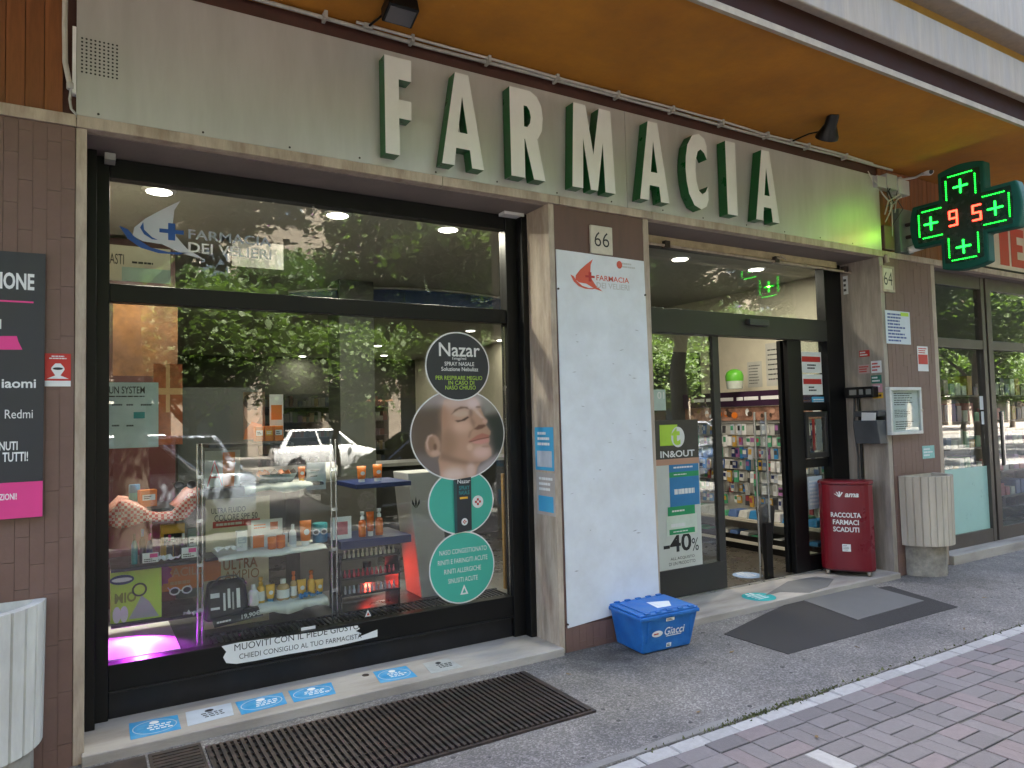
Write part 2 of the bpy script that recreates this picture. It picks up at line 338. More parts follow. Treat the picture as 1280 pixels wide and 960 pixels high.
o = rest.build('brick_field', brick_m, paving); o['kind'] = 'stuff'

# moss tufts in the joint between asphalt and border stones
mb = MB(); q = random.Random(5)
for i in range(420):
    x = q.choice((q.gauss(3.35, 0.35), q.uniform(2.2, 6.5), q.gauss(3.0, .2))); y = -1.358+q.gauss(0, 0.012); h = q.uniform(.004, .018); a = q.uniform(0, 6.3); d = q.uniform(.004, .012)
    mb.add([(x-d*math.cos(a), y-d*math.sin(a), 0), (x+d*math.cos(a), y+d*math.sin(a), 0), (x+q.uniform(-.01, .01), y+q.uniform(-.01, .01), h)], [(0, 1, 2)])
S(T(mb.build('moss', M('moss', (0.09, 0.1, 0.035), 0.9, var=0.3, scale=20)), 'dry green moss in the joint beside the border stones', 'moss'), 'stuff')

# cement run beside the border stones, gum spots, a few dry leaves
q = random.Random(3); e0 = [(.4+i*.12, -1.357) for i in range(24)]; e1 = [(.4+i*.12, -1.31+q.uniform(-.016, .012)) for i in range(24)][::-1]
S(flat('cement_strip', M('cement_strip', (.2, .19, .18), .9, var=.2, scale=8, bump=.3), FG(0), e0+e1, 0, .0035), label='thin pale cement strip along the border stones')
mb = MB()
for i in range(70):
    x, y, r = q.uniform(.3, 7.2), q.uniform(-1.3, -.15), q.uniform(.006, .017); mb.prism(FG(0), [(x+r*math.cos(a)*q.uniform(.7, 1.1), y+r*math.sin(a)*q.uniform(.7, 1.1)) for a in [k*.785 for k in range(8)]], 0, .0012)
S(T(mb.build('gum_spots', M('old_gum', (.06, .057, .055), .8, var=.2)), 'small dark trodden gum spots scattered on the asphalt footway', 'gum spots'), 'stuff')
for i in range(7):
    x, y = ((3.62, -.62), (4.35, -1.02), (2.75, -1.18), (6.3, -.85), (5.3, -1.2), (2.52, -.35), (3.0, -1.7))[i]; a = i*1.7; mb = MB(); pts = [(-1, 0, .1), (-.3, .38, .25), (.4, .3, .15), (1, 0, .35), (.4, -.32, .2), (-.3, -.36, .1)]
    ca, sa = math.cos(a)*.022, math.sin(a)*.022; mb.add([(x+u*ca-v*sa, y+u*sa+v*ca, .003+w_*.022) for u, v, w_ in pts], [(0, 1, 2, 3), (0, 3, 4, 5)]); T(mb.build('dry_leaf', M('dry_leaf', (.16, .1, .04), .8, rnd=.4)), 'small curled dry brown leaf lying on the ground', 'leaf', 'fallen leaves')
# dark asphalt repair, grey cement patch, smooth cement by the threshold
A = [PZ(905, 793), PZ(985, 818), PZ(1197, 759), PZ(1112, 733), PZ(1000, 748), PZ(962, 765)]
S(flat('asphalt_patch', M('fresh_asphalt', (0.032, 0.029, 0.029), 0.95, var=0.25, scale=6, bump=0.5, bscale=200), FG(0), [(p.x, p.y) for p in A], 0.0, 0.004), label='blackish asphalt repair patch in front of the shop door')
A = [PZ(998, 749), PZ(1072, 776), PZ(1155, 752), PZ(1087, 733)]
S(flat('cement_patch', M('cement_patch', (0.13, 0.128, 0.126), 0.85, var=0.16, scale=5, bump=0.2, bscale=120), FG(0), [(p.x, p.y) for p in A], 0.0042, 0.004), label='smooth grey cement patch lying over the black asphalt repair')
# iron covers left of the grate
for k, (x0, x1) in enumerate(((-0.02, 0.26), (0.27, 0.50))):
    t = bx('pavement_cover', STEELD, x0, x1, -0.42, -0.075, -0.02, 0.004, bevel=0.004)
    T(t, ('plain iron cover sunk in the footway at the sill corner', 'ribbed iron cover sunk in the footway beside the long grate')[k], 'cover')
    if k: [bx('rib', STEELD, x0+0.015, x1-0.015, -0.40+i*0.035, -0.385+i*0.035, 0.0035, 0.008, t) for i in range(9)]

# ventilation grate
g = thing('pavement_grate', 'long black iron ventilation grate set in the footway below the display window', 'grate', (1.4, -0.52, 0))
gx0, gx1, gy0, gy1 = 0.53, 2.30, -0.862, -0.178
bx('pit_shade', INK, gx0, gx1, gy0, gy1, 0.0005, 0.0025, g)  # flat black sheet, the dark below the bars put in as colour
for n_, a in (('frame_bar', (gx0-.02, gx1+.02, gy0-.016, gy0)), ('frame_bar', (gx0-.02, gx1+.02, gy1, gy1+.016)), ('frame_bar', (gx0-.02, gx0, gy0, gy1)), ('frame_bar', (gx1, gx1+.02, gy0, gy1))):
    bx(n_, STEELD, *a, -.01, 0.012, g)
nbar = 56; bar_me = MB().box(-.008, .008, gy0, gy1, 0.004, 0.02).mesh('bar', STEELD)
for i in range(nbar): obj('bar', bar_me, g, loc=(gx0+(i+0.5)*(gx1-gx0)/nbar, 0, 0))
for i in range(9):
    y = gy0+(i+0.5)*(gy1-gy0)/9; bx('cross_rod', STEELD, gx0, gx1, y-.003, y+.003, 0.004, 0.013, g)

# ================================================================== BUILDING
B = thing('building', 'brown tiled and ochre street building whose ground floor holds the pharmacy', 'building', (3, 1, 0))
ZT, ZT2, ZS, ZP = 3.0, 3.058, 3.885, 3.772        # trim bottom and top, soffit, sign top
# masonry cores
core = MB()
for a, b in ((XL, -0.036), (2.736, 3.529), (6.516, 7.314)): core.box(a, b, 0.012, 0.5, 0, ZT)
core.box(-0.036, 0.012, 0.36, 0.5, 0, ZT)
core.box(XL, XR, 0.05, 0.5, ZT+.004, ZS)
core.build('wall_core', BROWN, B)
bx('upper_storey', M('upper_wall', (0.45, 0.4, 0.33), 0.85, var=0.1), XL, XR, 0.0, 13.0, ZS+0.35, 10.5, B)
bx('rear_wall', DARKWALL, XL, XR, 12.5, 13.0, 0, ZS+.35, B); bx('side_wall', DARKWALL, XL, XL+.3, .5, 12.5, 0, ZS+.35, B); bx('side_wall', DARKWALL, XR-.3, XR, .5, 12.5, 0, ZS+.35, B)
# travertine jambs
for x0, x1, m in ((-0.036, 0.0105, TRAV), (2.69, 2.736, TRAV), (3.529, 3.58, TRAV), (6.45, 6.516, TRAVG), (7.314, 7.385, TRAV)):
    bx('stone_jamb', m, x0, x1, -0.008, 0.5 if x0 > 0 else 0.34, 0.0, ZT, B, 0.004)
# trim course in lengths
xs = [XL, -6, -2.4, -0.034, 1.9, 2.775, 3.61, 5.1, 6.49, 7.35, 9.2, 12, XR]
for a, b in zip(xs, xs[1:]): bx('trim_stone', TRAV, a+.0012, b-.0012, -0.022, 0.05, ZT, ZT2, B, 0.003)
for a, b in ((0.011, 2.689), (3.581, 6.449), (7.386, XR)): bx('lintel_soffit', LINT, a, b, 0.05, 0.5, ZT-.004, ZT+.004, B)
# brown tiles: left wall, middle pillar, right pillar
def tiles(x0, x1, z0, z1, tw=0.055, th=0.235, part='tile_wall', seed=1):
    w_ = bx(part, TILEB, x0, x1, -0.0035, 0.012, z0, z1, B)
    nx = max(1, round((x1-x0)/tw)); tw = (x1-x0)/nx; q = random.Random(seed); cache = {}
    for i in range(nx):
        z = z0-q.uniform(0, th)
        while z < z1-0.004:
            a, b = max(z, z0), min(z+th, z1); z += th
            if b-a < 0.012: continue
            key = round(b-a, 3)
            if key not in cache:
                hw, h = tw/2-0.0008, key-0.0016
                cache[key] = MB().box(-hw, hw, -0.0085, -0.002, 0, h).mesh('tile', TILE)
            obj('tile', cache[key], w_, loc=(x0+(i+0.5)*tw, -0.002+q.uniform(-.0008, .0008), a+0.0012)).rotation_euler = (q.uniform(-.002, .002), 0, q.uniform(-.006, .006))
tiles(-1.05, -0.038, 0.0, ZT-.002, seed=3)
bx('plain_wall', BROWN, XL, -1.052, -0.006, 0.012, 0, ZT-.002, B)
bx('pillar_panel', BROWN, 2.738, 3.527, -0.004, 0.012, 0.165, ZT-.002, B)
tiles(2.738, 3.527, 0.0, 0.163, part='plinth', seed=4)
tiles(6.518, 7.312, 0.0, ZT-.002, part='tile_wall', tw=0.061, seed=5)
# band under the soffit and wood cladding either side of the sign
bx('upper_band', DKRED, XL, XR, 0.035, 0.05, ZT2+.004, ZS-.002, B)
def planks(x0, x1, seed):
    q = random.Random(seed); n_ = round((x1-x0)/0.075); wd = (x1-x0)/n_
    me = MB().box(-wd/2+.0016, wd/2-.0016, -0.008, 0.006, 0, ZS-ZT2-.02).mesh('plank', WOOD)
    for i in range(n_): obj('plank', me, B, loc=(x0+(i+.5)*wd, 0.024+q.uniform(-.002, .002), ZT2+.006))
planks(-1.3, -0.09, 1); planks(6.53, 7.9, 2)
# soffit, drip, fascia bands, parapet
mb = MB().box(XL, XR, -1.14, 0.05, ZS, ZS+.3); mb.build('soffit', SOFF, B)
bx('drip_edge', M('pale_drip', (0.33, 0.27, 0.2), .8, var=.25, scale=9), XL, XR, -1.168, -1.14, ZS-.012, ZS+.03, B)
bx('brown_fascia', BFAS, XL, XR, -1.155, -1.12, ZS+.03, ZS+.2, B)
bx('white_fascia', WFAS, XL, XR, -1.215, -1.12, ZS+.2, ZS+.5, B, 0.01)
bx('ochre_groove', OCHRE, XL, XR, -1.15, -1.0, ZS+.5, ZS+.62, B)
bx('white_parapet', WFAS, XL, XR, -1.30, -1.0, ZS+.62, ZS+1.08, B, 0.01)
bx('parapet_coping', M('grey_coping', (0.16, 0.15, 0.14), .8, var=.3), XL, XR, -1.33, -1.0, ZS+1.08, ZS+1.13, B)
bx('balcony_slab', OCHRE, XL, XR, -1.0, 0.0, ZS+.35, ZS+.6, B)
# windows of the storey above
for i in range(-2, 6):
    x = 0.9+i*3.1
    wn = bx('window', M('blue_grey_sash', (0.3, 0.3, 0.28), .6), x-.85, x+.85, -1.06, -.96, ZS+1.13, ZS+2.7, B)
    for s in (-1, 1): bx('pane', M('upper_pane', (.05, .08, .12), .05, var=0), x+s*.4-.36, x+s*.4+.36, -1.066, -1.05, ZS+1.22, ZS+2.6, wn)
bx('bay_wall', OCHRE, XL, XR, -0.99, -0.02, ZS+1.13, 10.5, B)

# window sill and door threshold
t = bx('window_sill', SILL, 0.0, 2.70, -0.05, 0.5, -0.02, 0.05, B, 0.006)
t = bx('threshold', SILL, 3.575, 6.46, -0.06, 0.43, -0.02, 0.05, B, 0.006)
bx('door_track', M('alu_track', (.5, .49, .47), .35, metal=.7), 3.60, 6.44, 0.432, 0.452, 0.0, 0.058, B)
bx('stone_step', SILL, 7.386, XR, -0.05, 0.6, -0.02, 0.09, B, 0.006)
A = [PZ(955, 745, .05), PZ(975, 740, .05), PZ(1012, 741, .05), PZ(1035, 733, .05), PZ(1042, 724, .05), PZ(1020, 721, .05), PZ(985, 727, .05)]
S(flat('cement_smear', M('wet_cement', (0.16, 0.155, 0.15), .8, var=.2), FG(.05), [(p.x, p.y) for p in A], 0, .003), label='grey cement smear on the pale stone door threshold')

# ================================================================== INTERIOR SHELL
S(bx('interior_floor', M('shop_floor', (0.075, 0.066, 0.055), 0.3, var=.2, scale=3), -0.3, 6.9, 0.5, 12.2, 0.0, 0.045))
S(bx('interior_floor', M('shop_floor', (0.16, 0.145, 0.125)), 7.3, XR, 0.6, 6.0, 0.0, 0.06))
S(bx('interior_ceiling', M('shop_ceiling', (0.42, 0.42, 0.39), .8, var=.03), -0.3, XR-.3, 0.5, 12.2, 3.03, 3.2))
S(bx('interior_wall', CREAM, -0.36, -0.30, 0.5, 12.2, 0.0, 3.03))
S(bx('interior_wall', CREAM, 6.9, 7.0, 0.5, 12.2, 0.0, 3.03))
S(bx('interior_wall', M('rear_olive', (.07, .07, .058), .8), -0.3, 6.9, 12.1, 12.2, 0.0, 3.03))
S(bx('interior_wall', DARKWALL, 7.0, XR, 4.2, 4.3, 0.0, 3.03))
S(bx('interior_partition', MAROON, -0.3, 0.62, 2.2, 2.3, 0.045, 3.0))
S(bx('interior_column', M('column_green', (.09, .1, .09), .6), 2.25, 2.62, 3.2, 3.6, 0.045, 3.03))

# ================================================================== DISPLAY WINDOW
Wn = thing('display_window', 'large black framed display window with transom and two tall panes', 'shop window', (1.3, .38, .05))
def wbx(n_, *a, m=BLACK, b=.004): return bx(n_, m, *a, Wn, b)
wbx('shutter_guide', .012, .056, .25, .335, .05, 2.994); wbx('shutter_guide', 2.642, 2.689, .262, .335, .05, 2.994)
wbx('stile', .03, .117, .336, .43, .05, 2.994); wbx('stile', 2.553, 2.655, .336, .43, .05, 2.994)
wbx('top_rail', .117, 2.553, .346, .43, 2.889, 2.994); wbx('transom', .117, 2.553, .35, .43, 2.222, 2.319)
wbx('bottom_rail', .117, 2.553, .35, .43, .19, .327); wbx('kick_board', .117, 2.553, .362, .43, .05, .187, m=BLACK2)
wbx('ledge', .117, 2.553, .338, .3615, .183, .194, m=BLACK2)
wbx('pane', .117, 2.553, .386, .394, 2.319, 2.889, m=GLASS, b=0); wbx('pane', .117, 2.553, .386, .394, .327, 2.222, m=GLASS, b=0)
wbx('glazing_bead', 2.546, 2.552, .366, .384, .33, 2.2, m=CHROME, b=0)

# ================================================================== ENTRANCE
D = thing('entrance', 'anthracite framed glass entrance with its sliding leaf open', 'entrance', (5, .45, .05))
def dbx(n_, *a, m=ANTH, b=.003): return bx(n_, m, *a, D, b)
dbx('jamb', 3.581, 3.70, .42, .5, .05, 2.994); dbx('jamb', 6.19, 6.449, .40, .5, .05, 2.994, m=BLACK)
dbx('header', 3.70, 6.19, .395, .5, 2.228, 2.43); dbx('top_rail', 3.70, 6.19, .43, .5, 2.945, 2.994)
dbx('transom_pane', 3.70, 6.19, .462, .47, 2.43, 2.945, m=GLASSD, b=0)
lf = dbx('fixed_leaf', 3.70, 4.751, .443, .487, .06, .291)
for a in ((3.70, 3.78, .443, .487, .291, 2.226), (4.673, 4.751, .443, .487, .291, 2.226)): bx('stile', ANTH, *a, lf, .003)
bx('pane', glass('coated_glass', (.86, .9, .88), 2.2), 3.78, 4.673, .46, .468, .291, 2.226, lf)
lf = dbx('sliding_leaf', 5.63, 5.83, .505, .545, .06, 2.226, m=BLACK)
bx('stile', BLACK, 6.5, 6.58, .505, .545, .06, 2.226, lf); bx('pane', GLASSD, 5.83, 6.5, .52, .528, .06, 2.226, lf)
sl = dbx('sidelight', 5.66, 5.857, .443, .495, .06, 2.226, m=BLACK)
r1 = rect(1000, 515, 1040, 520, .45)
for z0, z1 in ((.06, .2), (1.02, 1.10), (1.56, 1.64)): bx('rail', BLACK, 5.857, 6.19, .443, .49, z0, z1, sl)
bx('pane', GLASSD, 5.857, 6.19, .462, .468, 1.64, 2.226, sl); bx('pane', GLASSD, 5.857, 6.19, .462, .468, .2, 1.02, sl)
ht = dbx('service_hatch', 5.86, 5.90, .425, .46, 1.11, 1.55)
for a in ((6.145, 6.185, .425, .46, 1.11, 1.55), (5.90, 6.145, .425, .46, 1.11, 1.16), (5.90, 6.145, .425, .46, 1.5, 1.55)): bx('hatch_frame', ANTH, *a, ht, .004)
bx('hatch_pane', GLASSD, 5.90, 6.145, .445, .45, 1.16, 1.5, ht)
bx('hatch_card', RED, 5.985, 6.02, .452, .456, 1.18, 1.48, ht); bx('hatch_shelf', GREYP, 6.04, 6.12, .452, .456, 1.18, 1.48, ht)
sn = dbx('motion_sensor', *[f(x) for f, x in ((lambda v: PY(v, 400, .39).x, 933), (lambda v: PY(v, 402, .39).x, 957))], .35, .395, 2.33, 2.385, m=DKGREY)
# pale roller bar above the door
rb = thing('roller_bar', 'weathered cream awning rail fixed under the lintel above the entrance', 'rail', (5, .3, 2.95))
bx('rail_board', M('old_cream', (.42, .34, .22), .7, var=.3, scale=10), 3.585, 6.25, .30, .33, 2.93, 2.99, rb)
MB().tube([(3.585, .28, 2.915), (6.44, .28, 2.90)], .011).build('rail_tube', TRAV, rb)
for x in (4.0, 5.32, 6.32): bx('bracket', STEELD, x, x+.05, .26, .31, 2.895, 2.95, rb)
MB().tube([(5.34, .27, 2.94), (5.36, .24, 2.925), (5.40, .26, 2.955), (5.44, .24, 2.92)], .008).build('knotted_cord', TRAV, rb)
bx('track_end', WHITE, 2.5, 2.66, .25, .33, 2.972, 2.993, Wn); bx('track_end', GREYP, .09, .14, .24, .33, 2.95, 2.985, Wn)

# ================================================================== NEXT SHOP
N = thing('next_shop_front', 'brown framed glass front of the neighbouring shop with frosted lower band', 'shop window', (9, .16, .09))
FRB = M('bronze_frame', (.07, .055, .045), .4, var=.15)
def nbx(n_, *a, m=FRB): return bx(n_, m, *a, N, .003)
for x0, x1 in ((7.386, 7.45), (8.53, 8.60), (8.64, 8.74), (10.2, 10.3), (12.2, 12.3)): nbx('mullion', x0, x1, .12, .2, .09, 2.994)
for a, b in ((7.45, 8.53), (8.74, 10.2), (10.3, 12.2)):
    for z0, z1 in ((.09, .23), (2.19, 2.29), (2.86, 2.994)): nbx('rail', a, b, .125, .195, z0, z1)
    nbx('pane', a, b, .156, .164, .23, 2.19, m=GLASSD); nbx('pane', a, b, .156, .164, 2.29, 2.86, m=GLASSD)
nbx('frosted_film', 7.45, 8.53, .1545, .1558, .23, .91, m=M('frosted_film', (.36, .58, .54), .35, var=.05))
nbx('door_handle', 8.78, 8.80, .08, .12, .9, 1.5, m=CHROME)

# ================================================================== PHARMACY SIGN
SG = thing('pharmacy_sign', 'long satin metal shop sign with raised green-sided white letters reading FARMACIA', 'sign', (3.2, 0, ZT2))
bx('panel', SIGNP, -0.035, 3.378, -0.016, 0.03, ZT2+.002, ZP, SG, .002); bx('panel', SIGNP, 3.381, 6.49, -0.016, 0.03, ZT2+.002, ZP, SG, .002)
FS = FF(-0.0165)
Ah = [(0, 0), (.29, 0), (.335, .19), (.5, .19), (.5, .36), (.385, .36), (.5, .76), (.5, 1), (.34, 1)]
LET = {'F': [[(0, 0), (.52, 0), (.52, .38), (.98, .38), (.98, .57), (.52, .57), (.52, .78), (1, .78), (1, 1), (0, 1)]],
 'A': [Ah, [(1-x, y) for x, y in Ah]],
 'R': [[(0, 0), (.40, 0), (.40, 1), (0, 1)], [(.4, 1), (.6, 1), (.8, .95), (.93, .85), (.97, .72), (.93, .57), (.8, .47), (.4, .44), (.4, .58), (.5, .58), (.58, .63), (.61, .7), (.58, .77), (.5, .82), (.4, .82)], [(.66, 0), (1, 0), (.78, .4685), (.42, .4415)]],
 'M': [[(0, 0), (.24, 0), (.27, .6), (.42, 0), (.58, 0), (.73, .6), (.76, 0), (1, 0), (.93, 1), (.66, 1), (.5, .42), (.34, 1), (.07, 1)]],
 'C': [[(1, .86), (.9, .95), (.65, 1), (.35, .96), (.12, .82), (.03, .66), (0, .5), (.03, .34), (.12, .18), (.35, .04), (.65, 0), (.9, .05), (1, .14), (1, .32), (.88, .24), (.72, .2), (.57, .24), (.47, .36), (.44, .5), (.47, .64), (.57, .76), (.72, .8), (.88, .76), (1, .68)]],
 'I': [[(0, 0), (1, 0), (1, 1), (0, 1)]]}
LX = [('F', 1.497, 1.664), ('A', 1.857, 2.145), ('R', 2.345, 2.605), ('M', 2.824, 3.194), ('A', 3.42, 3.70), ('C', 3.878, 4.106), ('I', 4.314, 4.423), ('A', 4.637, 4.919)]
LZ0, LZ1 = 3.106, 3.69
for ch, a, b in LX:
    mb = MB(); fc = MB()
    for p in LET[ch]:
        q = [(a+x*(b-a), LZ0+y*(LZ1-LZ0)) for x, y in p]
        mb.prism(FS, q, 0.006, 0.092); fc.prism(FS, q, 0.0922, 0.0955)
    o = mb.build('letter', GREEN, SG); fc.build('letter_face', FACEW, o)
    for zz in (LZ0+.12, LZ1-.12): bx('standoff', STEELD, (a+b)/2-.006, (a+b)/2+.006, -0.023, -0.0162, zz, zz+.012, o)
mb = MB()
r = (PY(100, 52).x, PY(150, 110).z, PY(150, 60).x, PY(100, 52).z)
for i in range(9):
    for j in range(10):
        mb.prism(FS, ell(-0.012+i*0.0185, 3.275+j*0.0185, .0048, .0048, 8), 0.0004, 0.0012)
mb.build('vent_holes', INK, SG)
for i in range(15):
    x = 0.02+i*.46+RN.uniform(-.05, .05)
    if x < 6.45: MB().prism(FS, ell(x, ZT2+.022+RN.uniform(-.004, .006), .006, .006, 8), 0, .002).build('screw', STEELD, SG)
bx('corner_strip', WHITE, -.052, -.036, -.02, .02, 3.16, 3.49, SG)

# ================================================================== CONDUITS, LAMPS, CAMERAS
q = random.Random(9)
cn = thing('conduit_run', 'pair of grey cable conduits clipped along the top of the shop sign', 'conduit', (3, -.03, 3.85))
MB().tube([(-0.3+i*.7, -.03+q.uniform(-.006, .006), 3.858+q.uniform(-.008, .006)) for i in range(11)], .012).build('pipe', CABLE, cn)
MB().tube([(1.35+i*.5, -.055+q.uniform(-.008, .004), 3.866+q.uniform(-.005, .006)) for i in range(11)], .009).build('pipe', M('pale_conduit', (.5, .47, .42), .6, var=.2), cn)
for i in range(12): bx('clip', CABLE, .1+i*.53, .118+i*.53, -.075, -.01, 3.835, 3.882, cn)
cv = thing('wall_conduit', 'white conduit running down the orange wood beside the sign panel', 'conduit', (-.08, 0, 3.3))
MB().tube([PY(82, -40, -.01), PY(81, 30, -.01), PY(81.5, 78, -.01), PY(87, 104, -.01), PY(89, 108, -.01)], .012).build('pipe', M('pale_conduit', (.5, .47, .42)), cv)
MB().tube([PY(89, 110, -.01), PY(87, 124, -.012), PY(89, 136, -.012), PY(96, 144, -.02)], .006).build('cable', GREYP, cv)
MB().lathe([(.014, 0), (.017, .004), (.017, .03), (.014, .034)], PY(88, 112, -.01)).build('gland', GREYP, cv)
def flood(name, label, base, head, rot, kind):
    t = thing(name, label, 'lamp', base)
    b = Vector(base); h = Vector(head)
    MB().tube([b, b+(h-b)*.5+Vector((0, 0, .02)), h], .007).build('arm', BLACK, t)
    bx('mount', CABLE, b.x-.025, b.x+.025, b.y-.02, b.y+.02, b.z-.015, b.z+.015, t)
    if kind == 'box':
        mb = MB().hexa([(h.x-.09, h.y-.09, h.z-.03), (h.x+.09, h.y-.09, h.z-.03), (h.x+.09, h.y+.03, h.z-.075), (h.x-.09, h.y+.03, h.z-.075)], [(h.x-.085, h.y-.07, h.z+.05), (h.x+.085, h.y-.07, h.z+.05), (h.x+.085, h.y+.05, h.z+.01), (h.x-.085, h.y+.05, h.z+.01)])
        o = mb.build('housing', BLACK, t, .006)
        for i in range(6): bx('fin', BLACK, h.x-.07+i*.026, h.x-.064+i*.026, h.y-.06, h.y+.0, h.z+.045, h.z+.075, o)
        MB().hexa([(h.x-.075, h.y-.075, h.z-.0385), (h.x+.075, h.y-.075, h.z-.0385), (h.x+.075, h.y+.02, h.z-.0745), (h.x-.075, h.y+.02, h.z-.0745)], [(h.x-.075, h.y-.075, h.z-.034), (h.x+.075, h.y-.075, h.z-.034), (h.x+.075, h.y+.02, h.z-.07), (h.x-.075, h.y+.02, h.z-.07)]).build('lens', M('lamp_lens', (.1, .1, .11), .1, var=0), o)
    else:
        mb = MB().lathe([(.038, .13), (.046, .11), (.048, .04), (.062, .01), (.088, -.045), (.09, -.065)][::-1], (0, 0, 0), 20)
        lens = MB().lathe([(.065, -.0725), (.08, -.066)], (0, 0, 0), 20)
        mtx = Matrix.Translation(h) @ Matrix.Rotation(rad(38), 4, 'X') @ Matrix.Rotation(rad(-18), 4, 'Y')
        for m_ in (mb, lens): m_.v = [tuple(mtx @ Vector(p)) for p in m_.v]
        o = mb.build('housing', BLACK, t); lens.build('lens', M('lamp_lens', (.1, .1, .11)), o)
    return t
flood('floodlight', 'black box floodlight on a short arm under the ochre soffit', (1.42, -.05, 3.862), (1.50, -.33, 3.845), 0, 'box')
flood('spotlight', 'black cone spotlight on a thin arm above the letter A at the sign end', (5.19, -.05, 3.862), (5.12, -.46, 3.80), 0, 'cone')
# electrics beside the cross
e = thing('junction_boxes', 'tangle of grey junction boxes and cables between sign and green cross', 'junction box', (6.7, -.03, 3.5))
def ebox(n_, m, x0, y0, x1, y1, d=.06, p=e):
    u0, v0, u1, v1 = rect(x0, y0, x1, y1, -d); return bx(n_, m, u0, u1, -d, .03, v0, v1, p, .006)
ebox('box', GREYP, 1097, 220, 1108, 234); ebox('box', GREYP, 1109, 218, 1122, 236, .07); ebox('box', M('pale_box', (.5, .5, .48), .5), 1124, 225, 1137, 243, .09)
ebox('green_cabinet', M('cabinet_green', (.13, .17, .15), .4), 1125, 262, 1141, 316, .05); ebox('brown_flap', BROWN, 1106, 282, 1118, 312, .03)
for k in range(9):
    a = PY(q.uniform(1098, 1125), q.uniform(225, 240), -.05); b = PY(q.uniform(1103, 1125), q.uniform(255, 300), -.05)
    MB().tube([a, a.lerp(b, .35)+Vector((q.uniform(-.09, .09), -.03, q.uniform(-.05, .02))), a.lerp(b, .7)+Vector((q.uniform(-.08, .08), -.04, q.uniform(-.04, .03))), b], q.uniform(.004, .008), 6).build('cable', q.choice((GREYP, CABLE, DKGREY)), e)
MB().tube([PY(1085, 214, -.05), PY(1092, 226, -.06), PY(1100, 232, -.05)], .005, 6).build('cable', CABLE, e)
def camera_thing(label, wall, head, aim):
    t = thing('security_camera', label, 'camera', wall); wv, h, a = Vector(wall), Vector(head), Vector(aim).normalized()
    MB().tube([wv, wv.lerp(h, .6)+Vector((0, 0, -.02)), h], .012).build('arm', GREYP, t)
    MB().tube([h-a*.07, h-a*.065, h+a*.06, h+a*.075], [.02, .034, .036, .03], 14).build('body', WHITE, t)
    MB().tube([h+a*.0755, h+a*.078], .022, 12).build('lens', INK, t)
    MB().tube([wv+Vector((0, .02, 0)), wv+Vector((0, -.008, 0))], .035, 12).build('base', GREYP, t)
camera_thing('white security camera mounted high under the soffit beside the cross', (6.88, .0, 3.80), PY(1157, 215, -.1), (-.3, -.75, -.25))
camera_thing('white bullet security camera low beneath the left arm of the green cross', (6.86, .0, 3.14), PY(1145, 310, -.12), (.6, -.7, .25))
MB().tube([PY(1107, 318, -.03), PY(1109, 328, -.03)], .022, 10).build('pipe_stub', TRAV, e)

# ================================================================== LED CROSS
CX, CY, CZ = 6.84, -0.60, 3.275
C = thing('pharmacy_cross', 'green illuminated pharmacy cross showing red digits 9 5', 'pharmacy cross', (CX, 0, CZ))
fr = (Vector((CX, CY, CZ)), -Y_, Z_, -X_)
def cross_outline(L, Wd, bulge):
    pts = []
    for k in range(4):
        a = k*math.pi/2; ca, sa = math.cos(a), math.sin(a)
        loc = [(Wd, -Wd)] if False else []
        for i in range(9):
            s = -1+2*i/8; loc.append((L+bulge*(1-s*s), s*Wd))
        loc.append((Wd, Wd))
        pts += [(x*ca-y*sa, x*sa+y*ca) for x, y in loc]
    return pts
CGR = M('cross_green', (0.006, 0.075, 0.05), .6, var=.1, spec=.25)
CPN = M('cross_panel', (0.012, 0.03, 0.022), .25, var=.2)
MB().prism(fr, cross_outline(.445, .20, .035), -.06, .055).build('housing', CGR, C, .012)
MB().prism(fr, cross_outline(.40, .165, .012), .0555, .059).build('face_panel', CPN, C)
LG = emission('led_green', (0.006, 1.0, 0.03), 0.8); LR = emission('led_red', (1.0, 0.025, 0.012), 1.2)
def leds(n_, m, pts, r=.0048):
    mb = MB()
    for u, v in pts: mb.prism(fr, ell(u, v, r, r, 6), .059, .065)
    return mb.build(n_, m, C)
def line(u0, v0, u1, v1, n): return [(u0+(u1-u0)*i/(n-1), v0+(v1-v0)*i/(n-1)) for i in range(n)]
for k in range(4):
    a = k*math.pi/2; ca, sa = round(math.cos(a)), round(math.sin(a))
    def rt(p): return [(x*ca-y*sa, x*sa+y*ca) for x, y in p]
    for sgn in (-1, 1): leds('led_row', LG, rt(line(.18, sgn*.125, .35, sgn*.125, 11)))
    leds('led_row', LG, rt(line(.385, -.10, .385, .10, 12)))
    cu, cv = rt([(.275, 0)])[0]
    leds('led_plus', LG, line(cu-.056, cv, cu+.056, cv, 9)+[p for p in line(cu, cv-.056, cu, cv+.056, 9)], .009)
SEG = {'a': (0, 1, 1, 1), 'b': (1, 1, 1, .5), 'c': (1, .5, 1, 0), 'd': (0, 0, 1, 0), 'e': (0, 0, 0, .5), 'f': (0, .5, 0, 1), 'g': (0, .5, 1, .5)}
for dg_, cu in (('abcdfg', -.075), ('afgcd', .125)):
    mb = MB()
    for s in dg_:
        a = SEG[s]; u0, v0, u1, v1 = cu-.032+a[0]*.064, -.065+a[1]*.13, cu-.032+a[2]*.064, -.065+a[3]*.13
        for u, v in line(u0, v0, u1, v1, 8): mb.prism(fr, ell(u, v, .0085, .0085, 6), .059, .066)
    mb.build('led_digit', LR, C)
